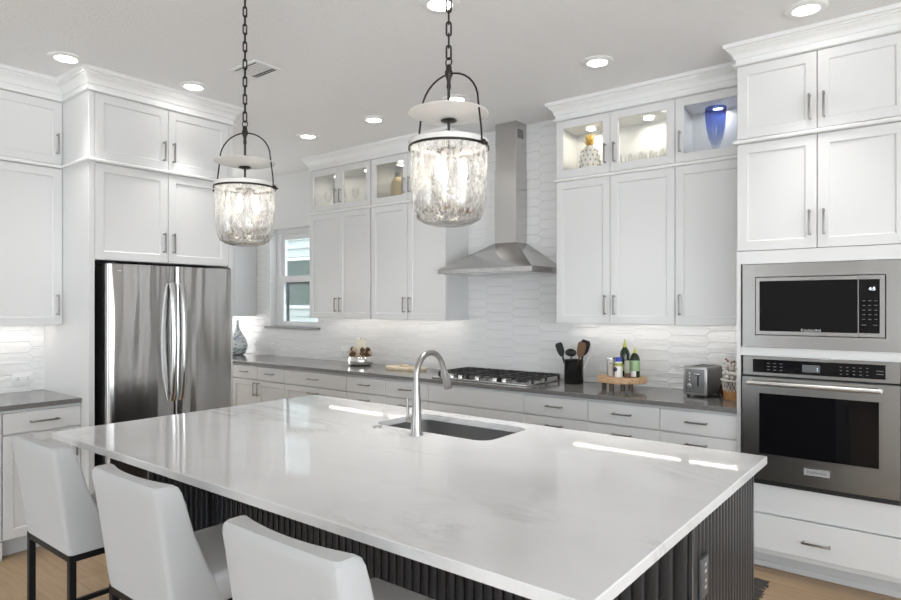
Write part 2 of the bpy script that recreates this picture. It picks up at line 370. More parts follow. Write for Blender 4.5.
# ------------------------------------------------------------------ dimensions
YB, XL, CEIL = 4.52, -5.015, 3.012
YU, YC, YF = 4.19, 3.881, 3.905
Z0U, ZR, ZT = 1.376, 2.437, 2.875
YT = 3.897; XT0, XTS, XT1 = -.9615, -.5547, -.148
XF = -4.275; FY0, FYS, FY1 = 1.749, 2.233, 2.702
XLU = -4.685; YLC = 1.7135

# ------------------------------------------------------------------ shell
struct('floor', MB().box(-8, 4.3, -4.2, 4.7, -.05, 0), 'floor')
struct('ceiling', MB().box(-8, 4.3, -4.2, 4.72, CEIL, CEIL+.06), 'ceil')
WX0, WX1, WZ0, WZ1 = -6.27, -5.40, 1.262, 2.39
wb = MB(); wb.box(-8, WX0, YB, YB+.16, 0, CEIL).box(WX1, 4.3, YB, YB+.16, 0, CEIL).box(WX0, WX1, YB, YB+.16, 0, WZ0-.02).box(WX0, WX1, YB, YB+.16, WZ1, CEIL)
struct('wall_back', wb, 'wall')
struct('wall_left', MB().box(XL-.12, XL, -4.2, FY1+.036, 0, CEIL).box(-8, XL-.12, FY1-.08, FY1+.036, 0, CEIL), 'wall')
struct('wall_far_left', MB().box(-8.1, -8, FY1-.08, YB+.16, 0, CEIL), 'wall')
wf = MB(); OPEN = ((-4.9, -3.2), (.5, 3.9))
wf.box(-5.1, -4.9, -4.1, -4, 0, CEIL).box(-3.2, .5, -4.1, -4, 0, CEIL).box(3.9, 4.3, -4.1, -4, 0, CEIL)
for (a_, b_) in OPEN: wf.box(a_, b_, -4.1, -4, 2.55, CEIL).box(a_, b_, -4.1, -4, 0, .12)
struct('wall_front', wf, 'wall')
wr = MB(); wr.box(4.2, 4.3, -4.1, -2.9, 0, CEIL).box(4.2, 4.3, 1.7, YB, 0, CEIL).box(4.2, 4.3, -2.9, 1.7, 2.55, CEIL).box(4.2, 4.3, -2.9, 1.7, 0, .12)
struct('wall_right', wr, 'wall')
# frames of the off-picture glazing
fr = MB()
for (a_, b_) in OPEN:
    for i in range(3): x = a_+.04 + (b_-a_-.08)*i/2; fr.box(x-.04, x+.04, -4.09, -4.03, .12, 2.55)
struct('window_2', fr, 'vinyl')
fr = MB()
for i in range(4): y = -2.9+4.6*i/3; fr.box(4.22, 4.28, y-.04, y+.04, .12, 2.55)
struct('window_3', fr, 'vinyl')

# tiled backsplash slabs
bt = MB(); T = .008
bt.box(-7.9, WX0, YB-T, YB, .914, 2.39).box(WX0, WX1, YB-T, YB, .914, WZ0-.02).box(WX1, -3.36, YB-T, YB, .914, 2.39).box(-3.36, XT0, YB-T, YB, .914, CEIL)
struct('trim_1', bt, 'tile_x')
struct('trim_2', MB().box(XL, XL+T, -1.0, YLC, .914, Z0U+.02), 'tile_y')

# crown and mid mouldings: a profile (outward, z) mitred along a plan path; the outside is on the right of travel
def sweep(name, path, prof, m='trim', side=1):
    P = [Vector(p) for p in path]; mb = MB(); rings = []
    nrm = []
    for a, b_ in zip(P, P[1:]):
        d = (b_-a).normalized(); nrm.append(Vector((d.y, -d.x))*side)
    for i, p in enumerate(P):
        if i == 0: o = nrm[0]
        elif i == len(P)-1: o = nrm[-1]
        else: o = (nrm[i-1]+nrm[i]); o = o/ (1+nrm[i-1].dot(nrm[i]))
        rings.append([(p.x+o.x*w, p.y+o.y*w, z) for (w, z) in prof])
    mb.loft(rings); return mb.build(name, m, sharp=22, kind='structure')
def crown_prof(zb):
    k = lambda w, t: (w, zb + (CEIL-zb)*t)
    return [(-.02, CEIL), (-.02, zb), k(.006, 0), k(.019, .02), k(.021, .06), k(.019, .10), k(.006, .12), k(.004, .14), k(.004, .34), k(.012, .35), k(.013, .41), k(.016, .50), k(.024, .60), k(.036, .67), k(.037, .73), k(.046, .74), k(.047, .80), k(.060, .84), (.063, CEIL)]
bead = lambda z: [(-.01, z-.013), (.004, z-.013), (.016, z-.009), (.019, z), (.016, z+.008), (.004, z+.012), (-.01, z+.012)]
left_path = [(XLU, -1.0), (XLU, YLC), (XF, YLC), (XF, FY1+.036), (XL, FY1+.036)]
sweep('trim_3', left_path, crown_prof(2.872))
sweep('trim_4', left_path, bead(ZR+.002))
ul_path = [(-3.36, YB), (-3.36, YU), (-5.160, YU), (-5.160, YB)]
sweep('trim_5', ul_path, crown_prof(ZT), side=-1)
sweep('trim_6', ul_path, bead(ZR-.001), side=-1)
ur_path = [(XT0, YU), (-2.301, YU), (-2.301, YB)]
sweep('trim_7', ur_path, crown_prof(ZT), side=-1)
sweep('trim_8', ur_path, bead(ZR-.001), side=-1)
t_path = [(XT1, YB), (XT1, YT), (XT0, YT), (XT0, YU)]
sweep('trim_9', t_path, crown_prof(2.888), side=-1)
sweep('trim_10', t_path, bead(2.452), side=-1)

# ------------------------------------------------------------------ cabinet kit (front faces -Y, x to the right, z up from the unit's base)
def shaker(x0, x1, z0, z1, st=.053, dep=.009, th=.02, glass=False):
    mb = MB(); bm = mb.bm; c = .002
    def ring(i, y): return [bm.verts.new(p) for p in ((x0+i, y, z0+i), (x1-i, y, z0+i), (x1-i, y, z1-i), (x0+i, y, z1-i))]
    R = [ring(0, th), ring(0, c), ring(c, 0), ring(st, 0), ring(st+.003, .003), ring(st+.006, dep)]
    if glass: R = R[:5] + [ring(st+.004, th)]
    for A, B in zip(R, R[1:]):
        for i in range(4): bm.faces.new((A[i], A[(i+1) % 4], B[(i+1) % 4], B[i]))
    if glass:
        A, B = R[0], R[-1]
        for i in range(4): bm.faces.new((A[i], A[(i+1) % 4], B[(i+1) % 4], B[i]))
    else: bm.faces.new(R[-1]); bm.faces.new(R[0])
    return mb
def pull(kind, x, z, ln=.14):
    mb = MB(); h = ln/2; w = .0055; o = -.030
    if kind == 'v':
        mb.box(x-w, x+w, o-.005, o+.004, z-h, z+h, .002, 2)
        for k in (-1, 1): mb.box(x-w*.9, x+w*.9, o+.002, .001, z+k*(h-.009)-.005, z+k*(h-.009)+.005, .0015)
    else:
        mb.box(x-h, x+h, o-.005, o+.004, z-w, z+w, .002, 2)
        for k in (-1, 1): mb.box(x+k*(h-.009)-.005, x+k*(h-.009)+.005, o+.002, .001, z-w*.9, z+w*.9, .0015)
    return mb
G = .002
def fronts(root, items):
    for it in items:
        k, x0, x1, z0, z1, hd = it
        if k == 'door': d = shaker(x0+G, x1-G, z0+G, z1-G).build('door', 'cab', root)
        elif k == 'gdoor':
            d = shaker(x0+G, x1-G, z0+G, z1-G, glass=True).build('door', 'cab', root)
            MB().box(x0+.05, x1-.05, .009, .013, z0+.05, z1-.05).build('glass_pane', 'pane', d)
        elif k == 'sdrawer': d = shaker(x0+G, x1-G, z0+G, z1-G).build('drawer', 'cab', root)
        elif k == 'drawer': d = MB().box(x0+G, x1-G, 0, .02, z0+G, z1-G, .002).build('drawer', 'cab', root)
        elif k == 'panel': d = MB().box(x0+G, x1-G, 0, .02, z0+G, z1-G, .002).build('front_panel', 'cab', root)
        if hd: pull(*hd).build('handle', 'nickel', d)
def body(root, w, h, dep, z0=0, y0=.0215, hollow=False):
    mb = MB()
    if z0 == .022: mb.box(0, .016, y0, dep, 0, z0).box(w-.016, w, y0, dep, 0, z0)
    if not hollow: mb.box(0, w, y0, dep, z0, h)
    else:
        t = .018
        mb.box(0, t, y0, dep, z0, h).box(w-t, w, y0, dep, z0, h).box(t, w-t, dep-t, dep, z0, h).box(t, w-t, y0, dep-t, z0, z0+t+.02).box(t, w-t, y0, dep-t, h-t-.02, h)
    return mb.build('body', 'cab', root)
def wall_cab(label, x0, x1, doors, z0=Z0U, z1=ZR-.012, y=YU, dep=YB-.008-YU, rz=0, loc=None, name='wall_cabinet', glass=False, ph=.135, group=None):
    w = x1-x0; r = thing(name, label, 'cabinet', loc or (x0, y, z0), rz, group)
    body(r, w, z1-z0, dep-.004, z0=(.022 if abs(z0-Z0U) < .001 else 0), hollow=glass)
    fronts(r, [('gdoor' if glass else 'door', a, b_, 0, z1-z0, ('v', hx, ph)) for (a, b_, hx) in doors])
    return r
def pair(w, s): return [(0, s, s-.034), (s, w, s+.034)]

# back wall, left of the hood
wall_cab('tall white wall cabinet with two plain doors beside the window', -5.160, -4.261, pair(.887, .447))
wall_cab('tall white wall cabinet with two plain doors nearest the left side of the range hood', -4.261, -3.36, pair(.901, .46))
wall_cab('small glass-door cabinet holding clear glassware, above the wall cabinet beside the window', -5.160, -4.261, pair(.887, .447), z0=ZR+.012, z1=ZT, glass=True, name='glass_front_cabinet')
wall_cab('small glass-door cabinet holding a gold vase, behind the right-hand pendant', -4.261, -3.36, pair(.901, .46), z0=ZR+.012, z1=ZT, glass=True, name='glass_front_cabinet')
# right of the hood
wall_cab('tall white wall cabinet with two plain doors right of the range hood', -2.301, -1.417, pair(.884, .428))
wall_cab('tall white wall cabinet with one plain door, above the toaster', -1.417, XT0, [(0, -XT0*0+(-.9615+1.417), .034)])
wall_cab('small glass-door cabinet holding a white and gold pineapple', -2.301, -1.417, pair(.884, .428), z0=ZR+.012, z1=ZT, glass=True, name='glass_front_cabinet')
wall_cab('small glass-door cabinet holding a blue glass vase', -1.417, XT0, [(0, .4555, .034)], z0=ZR+.012, z1=ZT, glass=True, name='glass_front_cabinet')
# far left end of the back wall, past the refrigerator
wall_cab('white wall cabinet past the refrigerator, left of the window', -7.45, -6.54, pair(.91, .455))
# left wall
wall_cab('tall white wall cabinet at the left edge of the photo, over the short grey counter', 0, .905, [(0, .4525, .034), (.4525, .905, .871)], loc=(XLU, YLC-.905, Z0U), rz=PI/2, dep=XLU-XL)
wall_cab('small solid-door cabinet under the crown at the left edge of the photo', 0, .905, [(0, .4525, .034), (.4525, .905, .871)], loc=(XLU, YLC-.905, ZR+.014), rz=PI/2, dep=XLU-XL, z0=ZR+.014, z1=2.872)
# refrigerator surround
sr = thing('refrigerator_surround', 'white cabinet surround with four doors enclosing the stainless refrigerator', 'cabinet', (XF, YLC, 0), PI/2)
wS = FY1+.036-YLC; dS = XF-XL-.001; a0, a1, aS = FY0-YLC, FY1-YLC, FYS-YLC
MB().box(0, a0, 0, dS, 0, 2.872, .0015).build('side_panel', 'cab', sr)
MB().box(a1, wS, 0, dS, 0, 2.872, .0015).build('side_panel', 'cab', sr)
MB().box(a0, a1, .0215, dS, 1.802, 2.872).build('body', 'cab', sr)
fronts(sr, [('door', a0, aS, 1.802, ZR-.012, ('v', aS-.034, 1.94)), ('door', aS, a1, 1.802, ZR-.012, ('v', aS+.034, 1.94)),
            ('door', a0, aS, ZR+.014, 2.872, ('v', aS-.034, 2.575)), ('door', aS, a1, ZR+.014, 2.872, ('v', aS+.034, 2.575))])

# base cabinets
def base_cab(label, x0, x1, items, loc=None, rz=0, dep=YB-YF, group=None):
    w = x1-x0; r = thing('base_cabinet', label, 'cabinet', loc or (x0, YF, 0), rz, group)
    body(r, w, .884, dep-.03, z0=.105)
    MB().box(0, w, .075, dep-.03, 0, .105).build('toe_kick', 'toe', r)
    fronts(r, items); return r
D1 = (.728, .866); D2 = (.418, .722); D3 = (.112, .412)
def drawers(w, hl=.13): return [('drawer', 0, w, *D1, ('h', w/2, .802, hl)), ('drawer', 0, w, *D2, ('h', w/2, .668, hl)), ('drawer', 0, w, *D3, ('h', w/2, .36, hl))]
base_cab('white base cabinet at the far corner under the blue vase', -7.5, -6.1, [('door', 0, .7, .112, .866, ('v', .66, .75)), ('door', .7, 1.4, .112, .866, ('v', .74, .75))])
w = -5.198+6.1
base_cab('white base cabinet with two small drawers over two doors, just past the refrigerator', -6.1, -5.198,
         [('drawer', 0, w/2, *D1, ('h', w/4, .802, .13)), ('drawer', w/2, w, *D1, ('h', 3*w/4, .802, .13)), ('door', 0, w/2, .112, .722, ('v', w/2-.034, .63)), ('door', w/2, w, .112, .722, ('v', w/2+.034, .63))])
w = -4.292+5.198
base_cab('wide white base cabinet with framed lower drawers, under the right part of the window', -5.198, -4.292,
         [('drawer', 0, w, *D1, ('h', w/2, .802, .15)), ('sdrawer', 0, w, *D2, ('h', w/2, .668, .15)), ('sdrawer', 0, w, *D3, ('h', w/2, .36, .15))])
base_cab('narrow white drawer cabinet under the candle bowl, left of the wood board', -4.292, -3.801, drawers(.491))
base_cab('narrow white drawer cabinet under the wood board, left of the cooktop cabinet', -3.801, -3.309, drawers(.492))
w = .902
base_cab('wide white base cabinet with handleless fronts under the gas cooktop', -3.309, -2.407, [('panel', 0, w, *D1, None), ('drawer', 0, w, *D2, None), ('drawer', 0, w, *D3, None)])
base_cab('white drawer cabinet right of the cooktop, under the utensil crock', -2.407, -1.904, drawers(.503))
base_cab('white drawer cabinet under the wooden pedestal tray', -1.904, -1.415, drawers(.489))
base_cab('white drawer cabinet under the toaster, against the oven tower', -1.415, XT0, drawers(.4535))
w = YLC-1.283
base_cab('white base cabinet with a drawer over one door, left of the refrigerator', 0, w, [('drawer', 0, w, .738, .866, ('h', w/2, .802, .16)), ('door', 0, w, .112, .732, ('v', w-.034, .62))], loc=(-4.39, 1.283, 0), rz=PI/2, dep=-4.39-XL)
w = .8
r = base_cab('white base cabinet with a skirting foot at the bottom left edge of the photo', 0, w, [('door', 0, w/2, .112, .866, ('v', .36, .75)), ('door', w/2, w, .112, .866, ('v', .44, .75))], loc=(-4.39, .48, 0), rz=PI/2, dep=-4.39-XL)
MB().box(0, w, -.012, .02, .0, .108, .004).build('skirting', 'cab', r)

# oven tower
tw = XT1-XT0; sx = XTS-XT0
tt = thing('oven_tower_cabinet', 'full height white cabinet housing the microwave and wall oven', 'cabinet', (XT0, YT, 0))
dT = YB-YT-.03
bt = MB(); bt.box(0, .022, .0215, dT, .1, 2.888).box(0, .022, .095, dT, 0, .1).box(tw-.022, tw, .095, dT, 0, .1).box(tw-.022, tw, .0215, dT, .1, 2.888).box(0, .022, 0, .0215, .34, 1.819).box(tw-.022, tw, 0, .0215, .34, 1.819).box(.022, tw-.022, .0215, dT, 1.745, 2.888).box(.022, tw-.022, .5, dT, .1, 1.745).box(.022, tw-.022, .0215, .5, .1, .505).box(.022, tw-.022, .0, .5, 1.222, 1.272, .001)
bt.build('body', 'cab', tt)
MB().box(.0225, tw-.0225, .095, dT-.1, 0, .1).build('toe_kick', 'toe', tt)
MB().box(.0225, tw-.0225, .083, .094, 0, .035, .003).build('shoe_moulding', 'toe', tt)
MB().box(.022, tw-.022, 0, .02, 1.745, 1.818, .001).build('filler_panel', 'cab', tt)
MB().box(.022, tw-.022, 0.002, .021, .336, .500, .001).build('front_panel', 'cab', tt)
fronts(tt, [('door', 0, sx, 1.82, 2.438, ('v', sx-.034, 1.958)), ('door', sx, tw, 1.82, 2.438, ('v', sx+.034, 1.958)),
            ('door', 0, sx, 2.466, 2.888, ('v', sx-.034, 2.585)), ('door', sx, tw, 2.466, 2.888, ('v', sx+.034, 2.585))])
d = MB().box(.003, tw-.003, -.018, .002, .137, .333, .002).build('drawer', 'cab', tt)
pb = pull('h', tw/2, .225, .14); 
for v in pb.bm.verts: v.co.y -= .018
pb.build('handle', 'nickel', d)

# counters
tag(MB().box(-7.6, XT0-.001, YC, YB-.009, .884, .914, .002).build('countertop', 'greytop'), 'long grey stone countertop along the back wall under the cooktop', 'countertop')
tag(MB().box(XL+.009, -4.373, -.9, YLC-.001, .884, .914, .002).build('countertop', 'greytop'), 'short grey stone countertop left of the refrigerator', 'countertop')

# ------------------------------------------------------------------ window and what is outside
wn = MB(); wy = YB+.085
def rect_frame(mb, x0, x1, z0, z1, y0, y1, t, b_=None):
    b_ = b_ or t
    mb.box(x0, x0+t, y0, y1, z0, z1).box(x1-t, x1, y0, y1, z0, z1).box(x0+t, x1-t, y0, y1, z1-t, z1).box(x0+t, x1-t, y0, y1, z0, z0+b_)
rect_frame(wn, WX0, WX1, WZ0, WZ1, wy, YB+.16, .055, .02)
win = struct('window_1', wn, 'vinyl')
up = MB(); rect_frame(up, WX0+.055, WX1-.055, 1.775, WZ1-.055, wy+.035, wy+.06, .06); up.build('upper_sash', 'vinyl', win)
lo = MB(); rect_frame(lo, WX0+.055, WX1-.055, WZ0+.02, 1.845, wy+.004, wy+.03, .07, .035); lo.build('lower_sash', 'vinyl', win)
MB().box(WX0+.11, WX1-.11, wy+.045, wy+.049, 1.83, WZ1-.11).box(WX0+.12, WX1-.12, wy+.014, wy+.018, WZ0+.05, 1.78).build('window_pane', 'pane', win)
gk = MB(); rect_frame(gk, WX0+.10, WX1-.10, WZ0+.04, 1.79, wy+.062, wy+.07, .045, .012); gk.build('screen_frame', 'black_metal', win)
MB().box(-6.343, -5.37, YB-.04, YB+.09, WZ0-.028, WZ0, .003).build('window_sill', 'sill', win)
struct('ground_outside', MB().box(-25, -5, 4.8, 20, -.4, -.35), 'grass')
nh = thing('neighbour_house', 'pale sided house with a green tinted window seen through the kitchen window', 'house', (-11.5, 8.6, -.35))
sd = MB()
for i in range(24):
    z = .25*i*.72; sd.loft([[(x, -.05, z), (x, -.008, z+.18), (x, .12, z+.18), (x, .12, z)] for x in (-3.5, 4.5)])
sd.build('siding', 'siding', nh)
wf2 = MB(); rect_frame(wf2, -1.4, 2.2, 1.78, 2.86, -.085, -.045, .06); wf2.build('window_frame', 'vinyl', nh)
MB().box(-1.34, 2.14, -.064, -.060, 1.84, 2.80).build('window_pane', 'greenpane', nh)
bl = MB()
for i in range(19): bl.box(-1.3, 2.1, -.071, -.0645, 1.87+i*.05, 1.885+i*.05)
bl.build('blind', 'blindslat', nh)

# ------------------------------------------------------------------ refrigerator (front faces +X)
fx, fy = -4.18, 1.787; fw = .884
rf = thing('refrigerator', 'stainless french door refrigerator with two curved handles', 'refrigerator', (fx, fy, 0), PI/2)
MB().box(.012, fw-.012, .085, .80, .02, 1.765, .006).build('cabinet_body', 'dark_gap', rf)
def door_panel(x0, x1, z0, z1, bulge=.012, r=.018):
    mb = MB(); N = 12; sec = []
    for i in range(N+1):
        t = i/N; x = x0+r+(x1-x0-2*r)*t; sec.append((x, -bulge*(1-(2*((x-x0)/(x1-x0))-1)**2)))
    pts = [(x0, .07), (x0, r)] + [(x0+r*(1-math.cos(a)), r*(1-math.sin(a)) - 0) for a in (PI/6, PI/3)] + sec + [(x1-r*(1-math.cos(a)), r*(1-math.sin(a))) for a in (PI/3, PI/6)] + [(x1, r), (x1, .07)]
    mb.loft([[(x, y, z) for (x, y) in pts] for z in (z0, z0+.004, z1-.004, z1)]); return mb
sxf = FYS-fy
def fr_handle(x, lean):
    mb = MB(); pts = []
    for i in range(21):
        t = i/20; z = .86 + (1.66-.86)*t; y = -.018 - .042*math.sin(PI*min(1, max(0, t)))**.6
        pts.append((x, y, z))
    mb.tube(pts, .019, 12, flat=.8); return mb
for (x0, x1, hx) in ((0, sxf-.002, sxf-.035), (sxf+.002, fw, sxf+.035)):
    dd = door_panel(x0, x1, .70, 1.775).build('door', 'fridge', rf); fr_handle(hx, 0).build('handle', 'chrome', dd)
MB().box(0.01, .06, .0, .12, 1.766, 1.782, .003).build('hinge_cover', 'black_plastic', rf)
MB().box(fw-.06, fw-.01, .0, .12, 1.766, 1.782, .003).build('hinge_cover', 'black_plastic', rf)
dr = door_panel(0, fw, .06, .69).build('freezer_drawer', 'fridge', rf)
MB().tube([(.09, 0, .62), (.09, -.05, .62), (.13, -.065, .62), (fw-.13, -.065, .62), (fw-.09, -.05, .62), (fw-.09, 0, .62)], .013, 10).build('handle', 'chrome', dr)
MB().box(.055, .095, -.0075, -.001, 1.728, 1.736, .001).build('badge', 'letter', rf)

# ------------------------------------------------------------------ microwave
mwx0, mwx1, mz0, mz1 = -.927, -.180, 1.273, 1.742; mw_w = mwx1-mwx0; mh = mz1-mz0
mw = thing('microwave', 'built-in stainless microwave with black glass door above the wall oven', 'microwave', (mwx0, YT-.012, mz0))
tk = MB(); ix0, ix1, iz0, iz1 = .066, mw_w-.066, .068, mh-.072
rect_frame_y = (0, .02)
tk.box(0, ix0, 0, .02, 0, mh).box(ix1, mw_w, 0, .02, 0, mh).box(ix0, ix1, 0, .02, 0, iz0).box(ix0, ix1, 0, .02, iz1, mh)
tk.build('trim_kit', 'steel_light', mw)
MB().box(ix0+.004, ix1-.004, .03, .45, iz0+.004, iz1-.004).build('cavity_body', 'dark_gap', mw)
cpx = ix1-.118
df_ = MB(); rect_frame(df_, ix0+.005, cpx, iz0+.005, iz1-.005, -.004, .03, .020); dr_ = df_.build('door', 'steel_light', mw)
MB().box(ix0+.024, cpx-.004, -.0055, .03, iz0+.024, iz1-.024, .001).build('door_glass', 'blackglass', dr_)
cp = MB(); cp.box(ix1-.027, ix1-.005, -.004, .03, iz0+.005, iz1-.005).box(cpx+.002, ix1-.027, -.004, .03, iz0+.005, iz0+.025).box(cpx+.002, ix1-.027, -.004, .03, iz1-.025, iz1-.005)
cpo = cp.build('control_panel', 'steel_light', mw)
MB().box(cpx+.002, ix1-.027, -.0055, .03, iz0+.0255, iz1-.0255).build('panel_glass', 'blackglass', cpo)
RX = Matrix.Rotation(PI/2, 3, 'X').to_quaternion()
cxp = (cpx+ix1-.025)/2
text('clock_display', '4:5', .024, 'display', (cxp+.012, -.0062, iz1-.075), RX, cpo)
kb = MB()
for r_ in range(5):
    for c_ in range(3): kb.box(cxp-.030+c_*.026, cxp-.018+c_*.026, -.0062, -.005, iz0+.095+r_*.024, iz0+.0985+r_*.024)
kb.box(cxp-.034, cxp-.014, -.0062, -.005, iz0+.065, iz0+.069).box(cxp+.016, cxp+.034, -.0062, -.005, iz0+.065, iz0+.069)
kb.build('keypad_print', 'key', cpo)
text('brand_lettering', 'KitchenAid', .021, 'letter', ((ix0+cpx)/2+.03, -.0060, iz0+.033), RX, dr_)

# ------------------------------------------------------------------ wall oven
oz0, oz1 = .503, 1.222; ox0 = -.922; ow = .736
ov = thing('wall_oven', 'stainless wall oven with a tubular handle and black window', 'oven', (ox0, YT, oz0))
MB().box(.012, ow-.012, .002, .49, .01, oz1-oz0-.004).build('cavity_body', 'dark_gap', ov)
H = oz1-oz0
cpn = MB().box(0, ow, -.022, .002, H-.108, H, .002).build('control_panel', 'steel', ov)
MB().box(.052, ow-.062, -.0245, -.02, H-.090, H-.016, .001).build('panel_glass', 'blackglass', cpn)
MB().box(.30, .385, -.0252, -.024, H-.075, H-.035).build('display', mat('oven_display', (.12, .13, .14), .2), cpn)
text('clock_display', ':', .03, 'display', (.372, -.0256, H-.055), RX, cpn)
kb = MB()
for r_ in range(3):
    for c_ in range(3): kb.box(.125+c_*.032, .140+c_*.032, -.0252, -.024, H-.075+r_*.018, H-.071+r_*.018)
for r_ in range(3):
    for c_ in range(5): kb.box(.475+c_*.029, .485+c_*.029, -.0252, -.024, H-.075+r_*.018, H-.071+r_*.018)
kb.box(.635, .665, -.0252, -.024, H-.05, H-.046).box(.635, .665, -.0252, -.024, H-.066, H-.062).build('keypad_print', 'key', cpn)
dz1 = H-.116
od = MB(); rect_frame(od, 0, ow, .030, dz1, -.042, .0, .078, .135)
odo = od.build('door', 'steel', ov)
gs = MB(); rect_frame(gs, .0785, ow-.0785, .1655, dz1-.0785, -.0415, -.0385, .010); gs.build('window_trim', 'steel', odo)
MB().box(.074, ow-.074, -.039, -.01, .160, dz1-.074).build('door_glass', 'blackglass', odo)
hb = MB().tube([(.035, -.082, dz1-.030), (ow-.075, -.082, dz1-.030)], .0125, 16)
for x in (.045, ow-.085): hb.tube([(x, -.03, dz1-.030), (x, -.082, dz1-.030)], .014, 12)
hb.build('handle', 'handle_steel', odo)
bd = MB().box(ow/2-.058, ow/2+.066, -.046, -.041, .092, .130, .001).build('badge', mat('badge_silver', (.42, .42, .42), .5, .3), odo)
text('brand_lettering', 'KitchenAid', .020, 'slot', (ow/2+.004, -.0466, .111), RX, bd)
b2 = MB(); rect_frame(b2, ow/2-.061, ow/2+.069, .089, .133, -.0475, -.0415, .0035); b2.build('badge_rim', 'chrome', bd)
vg = MB().box(0, ow, -.020, .002, 0, .027)
for i in range(2): vg.box(.004, ow-.004, -.030, -.02, .005+i*.012, .011+i*.012, .001)
vg.build('vent_grille', mat('vent_dark', (.07, .07, .07), .4, .8), ov)

# ------------------------------------------------------------------ range hood
hd = thing('range_hood', 'stainless chimney range hood on the tiled wall over the cooktop', 'range hood', (-2.858, YB-.008, 1.765))
hw, hdp = .4475, YB-.008-4.02
MB().loft([[(-hw, -hdp, z), (hw, -hdp, z), (hw, 0, z), (-hw, 0, z)] for z in (0, .036)]).build('canopy_rim', 'hood', hd)
cw, cdp, cz = .105, .165, .255
MB().loft([[(-a, -b_, z), (a, -b_, z), (a, 0, z), (-a, 0, z)] for (a, b_, z) in ((hw-.001, hdp-.001, .037), (cw+.004, cdp+.004, cz))]).build('canopy', 'hood', hd)
ch = MB().box(-cw, cw, -cdp, 0, cz, .86, .001).box(-cw+.004, cw-.004, -cdp+.004, 0, .86, CEIL-1.765, .001).build('chimney', 'hood', hd)
vs = MB()
for i in range(6): vs.box(cw-.004, cw-.0025, -cdp+.03, -.05, CEIL-1.765-.13+i*.012, CEIL-1.765-.124+i*.012)
vs.build('vent_slots', 'black_plastic', ch)
MB().box(-hw+.03, hw-.03, -hdp+.03, -.03, -.004, 0.001).build('filter', 'hood', hd)
for x in (-.28, .28): MB().lathe([(0, -.006), (.028, -.006), (.03, -.003), (.03, 0)], (x, -hdp+.06, 0)).build('hood_lamp', 'chrome', hd)
for (x0, x1) in ((-.14, -.03), (.03, .12), (.18, .27)): MB().box(x0, x1, -hdp-.0015, -hdp, .010, .026).build('control_strip', 'chrome', hd)

# ------------------------------------------------------------------ cooktop
ct = thing('gas_cooktop', 'black gas cooktop with cast iron grates set in the grey counter', 'cooktop', (-2.858, 4.20, .914))
MB().box(-.455, .455, -.255, .255, 0, .012, .004, 2).build('base_tray', 'cookrail', ct)
for k in range(3):
    gx = -.30+.30*k; gr = MB(); zt = .052
    x0, x1, y0, y1 = gx-.145, gx+.145, -.165, .235
    for y in (y0, y1): gr.box(x0, x1, y-.007, y+.007, zt-.012, zt, .002)
    for x in (x0, x1): gr.box(x-.007, x+.007, y0, y1, zt-.012, zt, .002)
    for y in (y0+.10, .035, y1-.10): gr.box(x0, x1, y-.005, y+.005, zt-.010, zt, .0015)
    for x in (x0+.07, x0+.145, x1-.07): gr.box(x-.005, x+.005, y0-.012, y1+.01, zt-.010, zt+.002, .0015)
    for x in (x0, x1):
        for y in (y0, y1, .035): gr.box(x-.007, x+.007, y-.007, y+.007, .010, zt-.010)
    gr.build('grate', 'iron', ct)
for (x, y, r_) in ((-.30, -.07, .035), (-.30, .14, .045), (0, .035, .055), (.30, -.07, .04), (.30, .14, .035)):
    MB().lathe([(0, .032), (r_*.8, .032), (r_, .028), (r_, .022), (r_*1.3, .018), (r_*1.3, .011)], (x, y, 0), 20).build('burner', 'iron', ct)
for x in (-.25, -.165, 0.0, .165, .25): MB().lathe([(0, .040), (.015, .040), (.018, .036), (.019, .016), (.023, .013), (.023, .011)], (x-.02, -.215, 0), 20).build('knob', 'chrome', ct)

# ------------------------------------------------------------------ island
isl = thing('island', 'large kitchen island with white stone top and dark beadboard base', 'kitchen island', (-1.94, 1.95, 0))
IX0, IX1, IY0, IY1 = -3.316+1.94, -.562+1.94, 1.165-1.95, 2.736-1.95
def rrect(x0, x1, y0, y1, r, k=6):
    P = []
    for (cx, cy, a) in ((x1-r, y1-r, 0), (x0+r, y1-r, PI/2), (x0+r, y0+r, PI), (x1-r, y0+r, 1.5*PI)):
        for i in range(k+1): P.append((cx+r*math.cos(a+PI/2*i/k), cy+r*math.sin(a+PI/2*i/k)))
    return P
SK = (-2.285+1.94, -1.585+1.94, 2.255-1.95, 2.635-1.95)
def slab_hole(outer, inner, z0, z1, ch=.003):
    mb = MB(); bm = mb.bm
    def lp(P, z): return [bm.verts.new((x, y, z)) for (x, y) in P]
    def bridge(A, B):
        for i in range(len(A)): bm.faces.new((A[i], A[(i+1) % len(A)], B[(i+1) % len(A)], B[i]))
    cx = (IX0+IX1)/2; cy = (IY0+IY1)/2
    sh = lambda P, d: [(x-d*(1 if x > cx else -1), y-d*(1 if y > cy else -1)) for (x, y) in P]
    oT = lp(sh(outer, ch), z1); oS = lp(outer, z1-ch); oB = lp(outer, z0)
    iT = lp(inner, z1); iB = lp(inner, z0)
    bridge(oT, oS); bridge(oS, oB); bridge(iT, iB)
    for (A, B) in ((oT, iT), (oB, iB)):
        E = []
        for Lp in (A, B):
            for i in range(len(Lp)):
                e = bm.edges.get((Lp[i], Lp[(i+1) % len(Lp)])) or bm.edges.new((Lp[i], Lp[(i+1) % len(Lp)])); E.append(e)
        bmesh.ops.triangle_fill(bm, use_beauty=True, use_dissolve=False, edges=E)
    return mb
slab_hole([(IX1, IY1), (IX0, IY1), (IX0, IY0), (IX1, IY0)], rrect(*SK, .07), .884, .914).build('worktop', 'quartz', isl, sharp=25)
